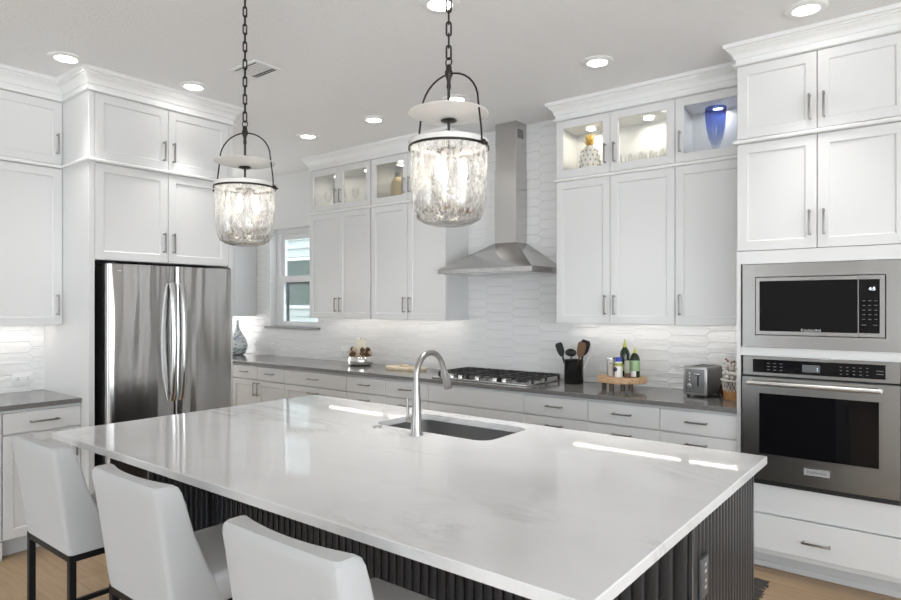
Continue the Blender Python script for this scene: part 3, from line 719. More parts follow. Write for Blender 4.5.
sk = MB(); rin = [rrect(SK[0]-o, SK[1]+o, SK[2]-o, SK[3]+o, .07+o*.5) for o in (.004, .004, -.01, -.03)]
rings = [[(x, y, z) for (x, y) in P] for P, z in zip(rin, (.8835, .72, .69, .685))]
sk.loft(rings, cap=False); vs_ = [v for v in sk.bm.verts if abs(v.co.z-.685) < 1e-5]; sk.bm.faces.new(vs_)
so = sk.build('sink_basin', 'sink', isl)
MB().lathe([(0, .004), (.03, .004), (.042, .002), (.045, 0)], ((SK[0]+SK[1])/2, (SK[2]+SK[3])/2, .686), 24).build('drain', 'chrome', so)
bX0, bX1, bY0, bY1 = -3.28+1.94, -.615+1.94, 1.94-1.95, 2.69-1.95
MB().box(bX0+.02, bX1, bY0+.012, bY1, .09, .68).box(bX0+.02, SK[0]-.03, bY0+.012, bY1, .68, .884).box(SK[1]+.03, bX1, bY0+.012, bY1, .68, .884).box(SK[0]-.03, SK[1]+.03, bY1-.02, bY1, .68, .884).box(SK[0]-.03, SK[1]+.03, bY0+.012, bY0+.03, .68, .884).build('base_body', 'island', isl)
MB().box(bX0+.06, bX1-.04, bY0+.06, bY1-.07, 0, .09).build('toe_kick', 'black_plastic', isl)
def beads(p0, p1, nrm, pitch, z0, z1, depth=.012, gap=.006):
    # vertical rounded ribs from p0 to p1 (plan points) standing out along nrm
    p0 = Vector(p0); p1 = Vector(p1); nv = Vector(nrm); d = (p1-p0); Ln = d.length; d.normalize(); k = max(1, round(Ln/pitch)); w = Ln/k; prof = []
    for i in range(k):
        a = p0+d*(i*w)
        for (t, o) in ((0, -.006), (gap/2, -.006), (gap/2+.0015, depth*.7), (w*.3, depth), (w*.7, depth), (w-gap/2-.0015, depth*.7), (w-gap/2, -.006)): prof.append(a+d*t+nv*o)
    prof.append(p1+nv*-.006); prof.append(p1-nv*.012); prof.insert(0, p0-nv*.012)
    return MB().loft([[(q.x, q.y, z) for q in prof] for z in (z0, z1)])
beads((bX0+.02, bY0+.012), (bX1+.0, bY0+.012), (0, -1), .045, .0, .884).build('back_panel', 'island', isl)
MB().box(bX1, bX1+.014, bY0-.004, bY0+.022, 0, .884, .002).build('corner_post', 'island', isl)
MB().box(bX1, bX1+.014, bY1-.012, bY1+.004, 0, .884, .002).build('corner_post', 'island', isl)
epn = beads((bX1+.002, bY0+.022), (bX1+.002, bY1-.012), (1, 0), .038, 0, .884, .010).build('end_panel', 'island', isl)
wg = MB().box(bX0, bX0+.02, 1.60-1.95, bY1, 0, .884, .001); wg.build('support_panel', 'island', isl)
beads((bX0+.022, 1.602-1.95), (bX0+.022, bY0+.0), (1, 0), .03, 0, .884, .008, .008).build('support_panel_lining', 'island', isl)
# outlet on the island's end
pl = MB().box(bX1+.010, bX1+.022, 2.0-1.95, 2.07-1.95, .605, .728, .003, 2).build('outlet_plate', mat('dark_outlet', (.09, .09, .09), .35), isl)
sl = MB()
for z in (.635, .655, .685, .705): sl.box(bX1+.0215, bX1+.0235, 2.028-1.95, 2.042-1.95, z-.004, z+.004)
sl.build('outlet_slots', 'letter', pl)
# side mounted details next to the sink
tag(MB().lathe([(0, .006), (.019, .006), (.022, .003), (.022, 0)], (0, 0, 0), 24).build('sink_button', 'faucet', loc=(-2.19, 2.195, .9145)), 'small round metal button on the island left of the faucet', 'button')

# faucet
fc = thing('faucet', 'brushed steel gooseneck pull-down faucet on the island beside the sink', 'faucet', (-1.922, 2.182, .914))
MB().lathe([(0, 0), (.030, 0), (.030, .006), (.027, .012), (.022, .10), (.0165, .2), (.0145, .25), (0, .25)], seg=28).build('faucet_body', 'faucet', fc)
pts = [(0, 0, .24)]; R_ = .098
for i in range(19):
    a = PI - (PI-.32)*i/18*1.0
    pts.append((0, R_+R_*math.cos(a), .270+.103*math.sin(a)))
e = Vector(pts[-1]); dirn = (e-Vector(pts[-2])).normalized()
pts.append(tuple(e+dirn*.02))
MB().tube(pts, .0138, 16).build('spout', 'faucet', fc)
e2 = e+dirn*.018
MB().tube([tuple(e2), tuple(e2+dirn*.01), tuple(e2+dirn*.05), tuple(e2+dirn*.095), tuple(e2+dirn*.10)], [.0145, .0165, .018, .0215, .020], 16).build('spray_head', 'faucet', fc)
MB().tube([(-.018, 0, .062), (-.058, 0, .064)], .0125, 14).build('handle_hub', 'faucet', fc)
MB().tube([(-.052, 0, .068), (-.054, -.002, .10), (-.055, -.004, .165)], [.0075, .0065, .0055], 10).build('lever', 'faucet', fc)

# ------------------------------------------------------------------ stools
def stool_proto(label, loc):
    r = thing('counter_stool', label, 'stool', loc, 0, 'counter stools along the island')
    hw = .215
    # back: lofted upright shell, concave towards the seat, thicker at the base
    secs = []
    for (z, yr, th, w, cv) in ((.552, .060, .190, .218, .0), (.60, .050, .170, .219, .002), (.70, .036, .128, .221, .008), (.80, .020, .096, .223, .014), (.90, .004, .078, .225, .020), (.940, -.003, .072, .225, .020), (.960, -.004, .064, .221, .020), (.970, .002, .046, .212, .018)):
        ring = []; N = 10; rc = min(.016, th*.42)
        sc = th
        back = [(-w+rc+(2*w-2*rc)*i/N) for i in range(N+1)]
        for x in back: ring.append((x, yr+cv*.25*((x/w)**2), z))
        for a in (-PI/3, -PI/6, 0): ring.append((w-rc+rc*math.cos(a), yr+cv*.25+rc+rc*math.sin(a), z))
        for a in (0, PI/6, PI/3): ring.append((w-rc+rc*math.cos(a), yr+th+cv*.9-rc+rc*math.sin(a), z))
        for x in reversed(back): ring.append((x, yr+th+cv*.9*((x/w)**2)-cv*.6*(1-(x/w)**2), z))
        for a in (2*PI/3, 5*PI/6, PI): ring.append((-w+rc+rc*math.cos(a), yr+th+cv*.9-rc+rc*math.sin(a), z))
        for a in (PI, 7*PI/6, 4*PI/3): ring.append((-w+rc+rc*math.cos(a), yr+cv*.25+rc+rc*math.sin(a), z))
        secs.append(ring)
    MB().loft(secs).build('backrest', 'fabric', r, sharp=34)
    st = MB(); st.box(-.218, .218, .16, .545, .552, .655, .028, 4); st.build('seat', 'fabric', r, sharp=60)
    fr = MB()
    zf0, zf1 = .527, .552
    fr.box(-.22, .22, .06, .085, zf0, zf1).box(-.22, .22, .475, .50, zf0, zf1).box(-.22, -.195, .06, .50, zf0, zf1).box(.195, .22, .06, .50, zf0, zf1)
    fr.build('seat_frame', 'black_metal', r)
    for x in (-.2075, .2075):
        for y in (.0725, .4875): MB().box(x-.0125, x+.0125, y-.0125, y+.0125, 0, zf0, .001).build('leg', 'black_metal', r)
    MB().box(-.195, .195, .478, .497, .18, .20).build('footrest', 'black_metal', r)
    for x in (-.2075, .2075): MB().box(x-.009, x+.009, .085, .475, .18, .20).build('side_rail', 'black_metal', r)
    return r
st1 = stool_proto('white upholstered counter stool nearest the left edge, in front of the island corner', (-2.848, .925, 0))
dup(st1, (-2.043, .912, 0), 'white upholstered counter stool in the middle of the row of three')
dup(st1, (-1.222, .888, 0), 'white upholstered counter stool closest to the camera, rightmost of the row')

# ------------------------------------------------------------------ pendants
PS = .905
def pendant(label, loc):
    r = thing('pendant_light', label, 'pendant light', loc, 0, 'glass pendants over the island'); r.scale = (PS, PS, PS)   # origin at rim height
    Rj = .148
    prof = [(Rj, -.018), (Rj, -.022), (Rj-.003, -.12), (Rj-.007, -.22), (Rj-.013, -.265), (Rj-.028, -.295), (Rj-.055, -.310), (.06, -.318), (0, -.316)]
    MB().lathe(prof, seg=48).build('glass_jar', 'jar', r)
    MB().lathe([(Rj+.003, -.031), (Rj+.006, -.031), (Rj+.006, -.022), (Rj+.003, -.021), (Rj+.001, -.022), (Rj+.001, -.030), (Rj+.003, -.031)], seg=48).build('rim_band', 'bronze', r)
    MB().lathe([(Rj-.012, -.006), (Rj-.004, .002), (Rj+.004, -.003), (Rj+.002, -.020), (Rj-.008, -.020), (Rj-.012, -.006)], seg=48).build('glass_lip', 'dish', r)
    # bail
    pts = []
    b = Rj+.006
    k = b*.89
    pts = [(-b, 0, -.026), (-b*.985, 0, .02), (-k*1.05, 0, .08), (-k, 0, .13)]
    for i in range(1, 16):
        a = PI - PI*i/16; pts.append((k*math.cos(a), 0, .13+.125*math.sin(a)))
    pts += [(k, 0, .13), (k*1.05, 0, .08), (b*.985, 0, .02), (b, 0, -.026)]
    MB().tube(pts, .0036, 8).build('bail', 'bronze', r)
    for s_ in (-1, 1): MB().ball((s_*(b+.006), 0, -.026), .011, seg=10).tube([(s_*(b), 0, -.026), (s_*(b+.022), 0, -.034)], .006, 8).build('bail_knob', 'bronze', r)
    MB().lathe([(0, .292), (.007, .290), (.012, .280), (.011, .272), (.015, .264), (.015, .250), (.010, .240), (.007, .225), (.009, .205), (.0055, .195), (.005, -.03), (0, -.03)], seg=16).build('stem', 'bronze', r)
    MB().lathe([(.02, .083), (.08, .088), (.12, .096), (.148, .104), (.150, .107), (.146, .109), (.118, .101), (.078, .093), (.02, .088)], seg=48).build('smoke_dish', 'dish', r)
    MB().lathe([(0, .083), (.028, .081), (.032, .078), (.024, .074), (0, .073)], seg=24).build('dish_cap', 'bronze', r)
    # cluster of three candle lamps
    MB().lathe([(0, -.03), (.045, -.03), (.05, -.036), (.04, -.042), (0, -.042)], seg=24).build('lamp_cluster', 'bronze', r)
    for i in range(3):
        a = .5+2*PI*i/3; x, y = .055*math.cos(a), .055*math.sin(a)
        s_ = MB().lathe([(0, -.22), (.012, -.22), (.012, -.16), (.009, -.158), (0, -.158)], (x, y, 0), 12).tube([(x, y, -.16), (x*.8, y*.8, -.10), (x*.5, y*.5, -.036)], .004, 6).build('lamp_holder', 'wire', r)
        MB().lathe([(0, -.155), (.010, -.15), (.017, -.12), (.012, -.09), (.004, -.065), (0, -.062)], (x, y, 0), 12).build('bulb', 'bulb', s_)
    # chain and canopy
    z = .292; top = (CEIL-loc[2])/PS-.03; i = 0
    MB().tube([(.014*math.cos(2*PI*k_/16), 0, .300+.017*math.sin(2*PI*k_/16)) for k_ in range(16)], .0028, 6, True).build('chain_link', 'bronze', r)
    zc = .337
    while zc < top+.015:
        P = []; hl, rr_ = .018, .0085
        for k_ in range(8): a = PI*k_/7; P.append((rr_*math.cos(a), hl+rr_*math.sin(a)))
        for k_ in range(8): a = PI+PI*k_/7; P.append((rr_*math.cos(a), -hl+rr_*math.sin(a)))
        P = [((0, p[0], zc+p[1]) if i % 2 else (p[0], 0, zc+p[1])) for p in P]
        P = [(q[0]*.77-q[1]*.64, q[0]*.64+q[1]*.77, q[2]) for q in P]
        MB().tube(P, .0036, 6, True).build('chain_link', 'bronze', r); zc += .0445; i += 1
    MB().lathe([(0, top-.01), (.008, top-.008), (.012, top), (.05, top+.008), (.062, top+.018), (.065, top+.03)], seg=32).build('ceiling_canopy', 'bronze', r)
    return r
p1 = pendant('glass jar pendant on a black chain in front of the refrigerator cabinet', (-2.54, 1.69, 2.073)); p1.rotation_euler.z = .5
dup(p1, (-1.342, 1.69, 2.073), 'larger looking glass jar pendant on a black chain in front of the hood side cabinets', rz=0)

# ------------------------------------------------------------------ recessed ceiling lights, vent
def downlight(label, x, y):
    r = thing('recessed_light', label, 'ceiling light', (x, y, CEIL), 0, 'recessed ceiling lights')
    MB().lathe([(.096, -.001), (.098, -.006), (.092, -.011), (.064, -.013), (.058, -.008), (.058, -.001)], seg=40).build('trim_ring', 'trim', r)
    MB().lathe([(0, -.0085), (.058, -.0085), (.058, -.0055), (0, -.0055)], seg=40).build('diffuser', 'lamp', r)
    downspot(x, y); return r
def downspot(x, y, k=.42):
    l = bpy.data.lights.new('lamp_beam', 'SPOT'); l.energy = SPOT*k; l.spot_size = 1.35; l.spot_blend = 1.0; l.shadow_soft_size = .11; l.color = (1, .985, .965)
    o = bpy.data.objects.new('lamp_beam', l); COL.objects.link(o); o.location = (x, y, CEIL-.02)
d1 = downlight('round recessed ceiling light over the left edge cabinets', -4.195, 1.553)
for (x, y, lb) in ((-4.06, 2.298, 'round recessed ceiling light in front of the refrigerator surround'), (-4.461, 3.604, 'round recessed ceiling light in front of the glassware cabinet, left of two there'),
                   (-3.642, 3.613, 'round recessed ceiling light just left of the right-hand pendant'), (-1.981, 2.424, 'round recessed ceiling light at the top edge behind the right-hand chain'),
                   (-1.695, 3.607, 'round recessed ceiling light in front of the pineapple cabinet'), (-.562, 3.612, 'round recessed ceiling light in front of the oven tower'),
                   (-2.809, 3.622, 'round recessed ceiling light in front of the range hood, seen behind the right-hand pendant'), ):
    dup(d1, (x, y, CEIL), lb); downspot(x, y, 1 if y == 2.424 else .42)
for (x, y) in ((1.3, .9), (-.9, -.6), (-3.0, -.6), (1.6, -1.8)): downspot(x, y, .7)   # unseen beams added without fixtures, ambient fill from above behind the camera
vt = thing('ceiling_vent', 'white louvred air vent in the ceiling behind the left pendant chain', 'vent', (-3.465, 2.385, CEIL))
vf = MB(); 
for (a, b_, c, d) in ((-.14, -.115, -.105, .105), (.115, .14, -.105, .105), (-.115, .115, -.105, -.085), (-.115, .115, .085, .105)): vf.box(a, b_, c, d, -.008, 0, .001)
vf.build('vent_frame', 'trim', vt)
MB().box(-.115, .115, -.085, .085, -.0012, -.0002).build('duct_opening', mat('duct_dark', (.10, .10, .10), .7), vt)
for i in range(9):
    y = -.075+i*.0185; MB().loft([[(x, y, -.008), (x, y+.0015, -.0085), (x, y+.017, -.002 if i > 5 else -.0075), (x, y+.0155, -.0015 if i > 5 else -.007)] for x in (-.115, .115)]).build('louvre', 'trim', vt)

# under cabinet strips
for (nm, x0, x1, lb) in (('z', -7.40, -6.58, 'slim led strip under the wall cabinet past the refrigerator'), ('a', -5.10, -4.28, 'slim led strip under the wall cabinet beside the window'), ('b', -4.24, -3.40, 'slim led strip under the wall cabinet left of the hood'), ('c', -2.27, -1.44, 'slim led strip under the two-door wall cabinet right of the hood'), ('d', -1.40, -.98, 'slim led strip under the single-door wall cabinet above the toaster')):
    r = thing('under_cabinet_light', lb, 'light', ((x0+x1)/2, 4.40, Z0U+.0215)); hl = (x1-x0)/2
    MB().box(-hl, hl, -.012, .012, -.010, -.0005).build('housing', 'trim', r)
    MB().box(-hl+.01, hl-.01, -.005, .005, -.0125, -.0102).build('led_diffuser', 'under', r)
r = thing('under_cabinet_light', 'slim led strip under the wall cabinet at the left edge', 'light', (XL+.12, 1.30, Z0U+.0215))
MB().box(-.012, .012, -.38, .38, -.010, -.0005).build('housing', 'trim', r); MB().box(-.009, .009, -.37, .37, -.0125, -.0102).build('led_diffuser', 'under', r)

# ------------------------------------------------------------------ glass cabinet contents
zs = ZR+.012+.0385; ztop = ZT-.0385
def puck(x, m, lb, y=4.36):
    r = thing('puck_light', lb, 'light', (x, y, ztop), 0, 'puck lights in the glass cabinets')
    MB().lathe([(.036, 0), (.036, -.010), (.031, -.012), (.030, -.010)], seg=28).build('housing', 'trim', r)
    MB().lathe([(0, -.0095), (.030, -.0095), (.030, -.008), (0, -.008)], seg=28).build('lens', m, r)
puck(-2.10, 'puckw', 'glowing puck light above the pineapple ornament'); puck(-1.66, 'puckw', 'glowing puck light behind the glass door right of the pineapple'); puck(-1.21, 'puckc', 'glowing puck light above the blue glass vase', 4.43)
puck(-4.93, 'puckw', 'glowing puck light in the glassware cabinet, left one'); puck(-4.48, 'puckw', 'glowing puck light in the glassware cabinet, right one'); puck(-4.04, 'puckw', 'glowing puck light above the gold vase'); puck(-3.58, 'puckw', 'glowing puck light behind the right-hand pendant jar')
pn = thing('pineapple_ornament', 'white ceramic pineapple ornament with gold leaves behind the glass door', 'ornament', (-2.11, 4.36, zs))
pb = MB(); pb.lathe([(0, 0), (.048, 0), (.066, .02), (.073, .08), (.069, .14), (.054, .19), (.028, .214), (0, .216)], seg=28); pb.build('fruit', mat('white_glaze', (.80, .78, .75), .2), pn)
dm = MB()
for i in range(5):
    z = .028+.036*i; rr_ = [.070, .0745, .0745, .070, .060][i]
    for k in range(12): a = 2*PI*(k+.5*(i % 2))/12; dm.ball((rr_*math.cos(a), rr_*math.sin(a), z), .0085, (.8, .8, 1), 8)
dm.build('studs', mat('stud_taupe', (.42, .36, .32), .4), pn)
lf = MB()
for (n_, r_, h_, t_) in ((7, .052, .045, .2), (6, .040, .085, .1), (4, .018, .095, .0)):
    for k in range(n_):
        a = 2*PI*k/n_+t_; c_, s_ = math.cos(a), math.sin(a)
        lf.tube([(.010*c_, .010*s_, .205), (r_*.55*c_, r_*.55*s_, .212+h_*.55), (r_*c_, r_*s_, .212+h_)], [.007, .0085, .001], 6, flat=.4)
lf.build('leaf_crown', 'gold', pn)
bv = MB().lathe([(0, 0), (.034, 0), (.036, .005), (.024, .012), (.020, .04), (.022, .055), (.032, .08), (.046, .12), (.058, .18), (.065, .25), (.066, .312), (.063, .318), (.060, .312), (.059, .25), (.051, .18), (.039, .12), (.022, .085), (.010, .07), (0, .068)], seg=36)
tag(bv.build('glass_vase', 'blueglass', loc=(-1.195, 4.32, zs)), 'tall blue glass vase fading to clear, behind the glass door beside the oven tower', 'vase')
gv = thing('gold_vase', 'oval gold patterned vase with a dark neck behind the glass door', 'vase', (-4.075, 4.36, zs))
MB().lathe([(0, 0), (.045, 0), (.066, .05), (.074, .11), (.068, .17), (.045, .215), (.032, .225)], seg=32).build('vase_body', 'goldvase', gv)
MB().lathe([(.033, .222), (.032, .255), (.036, .262), (.030, .262), (.026, .255), (.026, .222)], seg=28).build('neck', mat('dark_neck', (.16, .13, .10), .4), gv)
gob = MB().lathe([(0, 0), (.030, 0), (.030, .002), (.004, .006), (.0035, .07), (.018, .085), (.034, .115), (.036, .145), (.030, .185), (.0292, .185), (.035, .145), (.033, .115), (.017, .087), (0, .08)], seg=20).build('wine_glass', 'clear', loc=(-5.0, 4.30, zs))
tag(gob, 'clear stemmed glass behind the left glass door near the window', 'glass', 'wine glasses in the cabinet by the window')
for (x, y) in ((-4.90, 4.39), (-4.80, 4.31), (-4.60, 4.31)):
    o = gob.copy(); COL.objects.link(o); o.location = (x, y, zs)
    o['label'] = gob['label'] if x < -4.7 else 'clear stemmed glass behind the right glass door near the window'
pt = thing('glass_pitcher', 'small clear glass pitcher at the right of the glassware cabinet', 'pitcher', (-4.40, 4.33, zs))
MB().lathe([(0, 0), (.04, 0), (.055, .03), (.058, .08), (.040, .13), (.044, .165), (.042, .165), (.038, .13), (.055, .08), (.052, .033), (0, .01)], seg=24).build('pitcher_body', 'clear', pt)
MB().tube([(.04, 0, .14), (.075, 0, .13), (.085, 0, .09), (.055, 0, .05)], .005, 8).build('handle', 'clear', pt)
tg = MB().lathe([(0, .001), (.030, .001), (.033, .05), (.036, .10)], seg=16).build('drinking_glass', 'clear', loc=(-1.80, 4.28, zs))
tag(tg, 'clear drinking glass in the crowd behind the door right of the pineapple', 'glass', 'drinking glasses beside the pineapple')
for i in range(1, 10):
    o = tg.copy(); COL.objects.link(o); o.location = (-1.80+.076*(i % 5), 4.28+.08*(i//5), zs)

# ------------------------------------------------------------------ things on the back counter
CT = .9145
ck = thing('utensil_crock', 'glossy black ceramic utensil crock right of the cooktop', 'crock', (-2.235, 4.345, CT))
MB().lathe([(0, 0), (.068, 0), (.072, .006), (.072, .172), (.074, .178), (.070, .180), (.066, .172), (.066, .01), (0, .01)], seg=40).build('crock_body', 'ceramic_black', ck)
def utensil(name, label, cat, p0, p1, hm, head):
    c = Vector((-2.235, 4.345, CT)); r = thing(name, label, cat, c + Vector(p0))
    v = Vector(p1)-Vector(p0); MB().tube([(0, 0, 0), tuple(v*.5), tuple(v)], [.0075, .007, .008], 8).build('handle', hm[0], r)
    mb = MB(); d = v.normalized(); head(mb, v, d); mb.build('head', hm[1], r)
def spat(mb, v, d, w=.034, ln=.11):
    s_ = d.cross(Vector((0, 1, 0))).normalized(); rings = []
    for t, k in ((0, .25), (.15, .7), (.4, .95), (.85, 1), (1, .7)):
        c = v+d*ln*t; rings.append([tuple(c+s_*w*k+Vector((0, .003, 0))), tuple(c+s_*w*k-Vector((0, .003, 0))), tuple(c-s_*w*k-Vector((0, .003, 0))), tuple(c-s_*w*k+Vector((0, .003, 0)))])
    mb.loft(rings)
def spoon(mb, v, d): mb.ball(v+d*.03, .048, (1.0, .35, .62), 14)
utensil('spatula', 'black spatula leaning left out of the black crock', 'spatula', (-.03, -.01, .03), (-.085, -.02, .20), ('black_plastic', 'black_plastic'), lambda mb, v, d: spat(mb, v, d, .031, .11))
utensil('slotted_spoon', 'black rounded ladle spoon in the middle of the black crock', 'spoon', (0, -.02, .03), (-.005, -.035, .205), ('chrome', 'black_plastic'), spoon)
utensil('wooden_spatula', 'brown wooden spatula leaning right out of the black crock', 'spatula', (.01, 0, .03), (.055, -.015, .20), ('utensil_wood', 'utensil_wood'), lambda mb, v, d: spat(mb, v, d, .034, .12))
utensil('turner', 'dark flat turner behind the wooden spatula in the black crock', 'spatula', (.02, .02, .03), (.070, .01, .215), ('black_plastic', 'iron'), lambda mb, v, d: spat(mb, v, d, .038, .12))
utensil('white_spatula', 'white spatula at the right rear of the black crock', 'spatula', (.03, .03, .03), (.105, .03, .20), ('utensil_white', 'utensil_white'), lambda mb, v, d: spat(mb, v, d, .024, .09))

ty = thing('pedestal_tray', 'round wooden slab tray on short bark legs holding oil bottles', 'tray', (-1.84, 4.30, CT))
ring = lambda k, z: [(k*(.172+.006*math.sin(3*a+.5)+.004*math.sin(7*a))*math.cos(a), k*(.155+.005*math.sin(4*a))*math.sin(a), z) for a in [2*PI*i/40 for i in range(40)]]
MB().loft([ring(.97, .045), ring(1, .050), ring(1, .080), ring(.98, .085)]).build('tray_top', 'traywood', ty)
for (x, y) in ((-.105, -.05), (-.03, -.09), (.045, -.07), (.095, -.05)): MB().lathe([(0, 0), (.017, 0), (.016, .046), (0, .046)], (x, y, 0), 12).build('leg', 'barkleg', ty)
TZ = CT+.0855
b1 = thing('oil_bottle', 'tall dark green oil bottle with a lime spout on the wooden tray', 'bottle', (-1.825, 4.335, TZ))
MB().lathe([(0, 0), (.033, 0), (.035, .005), (.035, .155), (.030, .180), (.016, .202), (.013, .210), (.013, .218), (0, .218)], seg=24).build('bottle_body', 'bottle', b1)
MB().lathe([(0, .268), (.004, .266), (.008, .232), (.014, .218), (.014, .204), (.013, .203)], seg=16).build('spout', 'lime', b1)
MB().lathe([(.0355, .040), (.0356, .041), (.0356, .085), (.0355, .086)], seg=24).build('bottle_label', 'yellow', b1)
b2 = thing('oil_bottle', 'shorter dark bottle with a pale green label, rightmost on the wooden tray', 'bottle', (-1.742, 4.315, TZ))
MB().lathe([(0, 0), (.033, 0), (.035, .005), (.035, .125), (.028, .150), (.014, .168), (.012, .172), (.012, .178), (0, .178)], seg=24).build('bottle_body', 'bottle', b2)
MB().lathe([(0, .205), (.004, .203), (.009, .187), (.013, .178), (.013, .168)], seg=16).build('spout', 'lime', b2)
MB().lathe([(.0355, .045), (.0357, .046), (.0357, .118), (.0355, .119)], seg=24).build('bottle_label', 'green_label', b2)
MB().lathe([(.0358, .005), (.036, .006), (.036, .044), (.0358, .045)], seg=24, a0=-PI*.8, a1=-PI*.3).build('white_sticker', 'white_label', b2)
b3 = thing('seasoning_bottle', 'small white labelled bottle with a blue cap on the wooden tray', 'bottle', (-1.835, 4.25, TZ))
MB().lathe([(0, 0), (.026, 0), (.028, .004), (.028, .100), (.022, .112), (0, .112)], seg=22).build('bottle_body', 'white_label', b3)
MB().lathe([(.0282, .078), (.0284, .079), (.0284, .10), (.0282, .101)], seg=22).build('yellow_band', 'yellow', b3)
MB().lathe([(0, .142), (.022, .140), (.024, .136), (.024, .110), (0, .108)], seg=22).build('cap', 'bluecap', b3)
MB().ball((-.012, -.0255, .055), .017, (1, .25, 1), 14).build('oval_emblem', 'darklabel', b3)
b4 = thing('glass_shaker', 'clear glass salt shaker with silver lid, leftmost on the wooden tray', 'shaker', (-1.905, 4.275, TZ))
MB().lathe([(0, 0), (.028, 0), (.029, .004), (.029, .125), (.0275, .125), (.0275, .006), (0, .006)], seg=22).build('shaker_body', 'clear', b4)
MB().lathe([(0, .004), (.027, .004), (.027, .085), (0, .085)], seg=22).build('salt', mat('salt_fill', (.72, .66, .58), .8), b4)
MB().lathe([(0, .142), (.026, .140), (.030, .134), (.030, .124), (0, .124)], seg=22).build('lid', 'chrome', b4)
b5 = thing('pepper_grinder', 'small glass pepper grinder between the bottles on the tray', 'grinder', (-1.772, 4.25, TZ))
MB().lathe([(0, 0), (.020, 0), (.020, .03), (.016, .033), (0, .033)], seg=20).build('grinder_base', mat('grinder_dark', (.10, .05, .03), .4), b5)
MB().lathe([(0, .033), (.018, .033), (.021, .06), (.021, .11), (.015, .12), (0, .12)], seg=20).build('grinder_body', mat('grinder_body', (.34, .36, .28), .25), b5)

# toaster
ts = thing('toaster', 'grey two slice toaster with a lever and dial beside the oven tower', 'toaster', (-1.275, 4.33, CT), -.10); ts.scale = (.94, .94, .94)
tb = MB().box(-.083, .083, -.145, .145, .012, .205, .022, 4); tb.build('toaster_body', 'toaster', ts)
MB().box(-.085, .085, -.150, -.128, .010, .208, .010, 3).build('end_cap', mat('toaster_steel', (.42, .42, .42), .3, .9), ts)
fp = MB().box(-.066, .066, -.1535, -.149, .028, .192, .004, 2).build('face_panel', 'toaster', ts)
MB().box(.018, .030, -.1545, -.152, .075, .165).build('lever_slot', 'black_plastic', fp)
MB().box(.004, .045, -.172, -.153, .150, .166, .004, 2).build('lever', 'chrome', ts)
MB().lathe([(0, .018), (.017, .017), (.020, .012), (.021, 0)], seg=20, m=Matrix.Translation((-.030, -.153, .075)) @ Matrix.Rotation(PI/2, 4, 'X')).build('dial', 'chrome', ts)
for i in range(3): MB().lathe([(0, .004), (.006, .003), (.007, 0)], seg=12, m=Matrix.Translation((-.035, -.153, .115+i*.022)) @ Matrix.Rotation(PI/2, 4, 'X')).build('button', 'chrome', ts)
MB().box(-.048, -.012, -.10, .11, .2035, .2065).box(.012, .048, -.10, .11, .2035, .2065).build('bread_slots', 'black_plastic', ts)
for (x, y) in ((-.06, -.11), (.06, -.11), (-.06, .11), (.06, .11)): MB().lathe([(0, 0), (.012, 0), (.012, .014), (0, .014)], (x, y, 0), 12).build('foot', 'black_plastic', ts)
tag(MB().lathe([(0, 0), (.03, 0), (.044, .016), (.048, .04), (.040, .07), (.034, .078), (.030, .075), (.036, .068), (.043, .04), (.038, .016), (0, .006)], seg=28).build('toaster_end_shape', mat('dark_brown_gloss', (.07, .035, .02), .15), loc=(-1.135, 4.36, CT)), 'dark brown bowl shape for the toaster end, beside the wire basket', 'bowl')  # bowl shape added for the dark, reflecting far end of the toaster
# basket with cotton stems
bk = thing('wire_basket', 'pale wire basket with a wooden base against the oven tower', 'basket', (-1.058, 4.25, CT))
MB().lathe([(0, 0), (.066, 0), (.068, .004), (.070, .055), (.064, .056), (.062, .008), (0, .008)], seg=28).build('wooden_base', 'basketwood', bk)
wm = MB()
for i in range(22):
    a = 2*PI*i/22; a2 = a+.35
    for b_ in (a2, a-.35): wm.tube([(.069*math.cos(a), .069*math.sin(a), .052), (.074*math.cos((a+b_)/2), .074*math.sin((a+b_)/2), .085), (.079*math.cos(b_), .079*math.sin(b_), .118)], .0022, 5)
wm.build('wire_weave', 'wire', bk)
rm = MB()
for i in range(40):
    a = 2*PI*i/40; rm.ball((.080*math.cos(a), .080*math.sin(a), .121), .0075, (1, 1, 1), 8)
rm.build('beaded_rim', 'wire', bk)
for i in range(11):
    a = 2.4*i; rr_ = .010+.032*math.sqrt(i/11); x, y = rr_*math.cos(a), rr_*math.sin(a); h_ = random.uniform(.16, .25); lx = x*1.6; ly = y*1.6
    sroot = thing('cotton_stem', 'white cotton stem with brown bud ends standing in the wire basket', 'dried stem', (-1.058+x, 4.25+y, CT+.012), 0, 'cotton stems in the wire basket')
    MB().tube([(0, 0, 0), (lx*.3, ly*.3, h_*.55), (lx*.5, ly*.5, h_)], .0025, 6).build('twig', 'twig', sroot)
    cb = MB()
    for (t, q) in ((1, .014), (.86, .016), (.72, .016), (.6, .015)):
        cb.ball((lx*.5*t+random.uniform(-.012, .012), ly*.5*t+random.uniform(-.012, .012), h_*t), q, (1, 1, .85), 8)
    cb.build('cotton_tufts', 'cotton', sroot)
    MB().ball((lx*.5, ly*.5, h_+.016), .008, (1, 1, 1.2), 8).build('bud', 'twig', sroot)

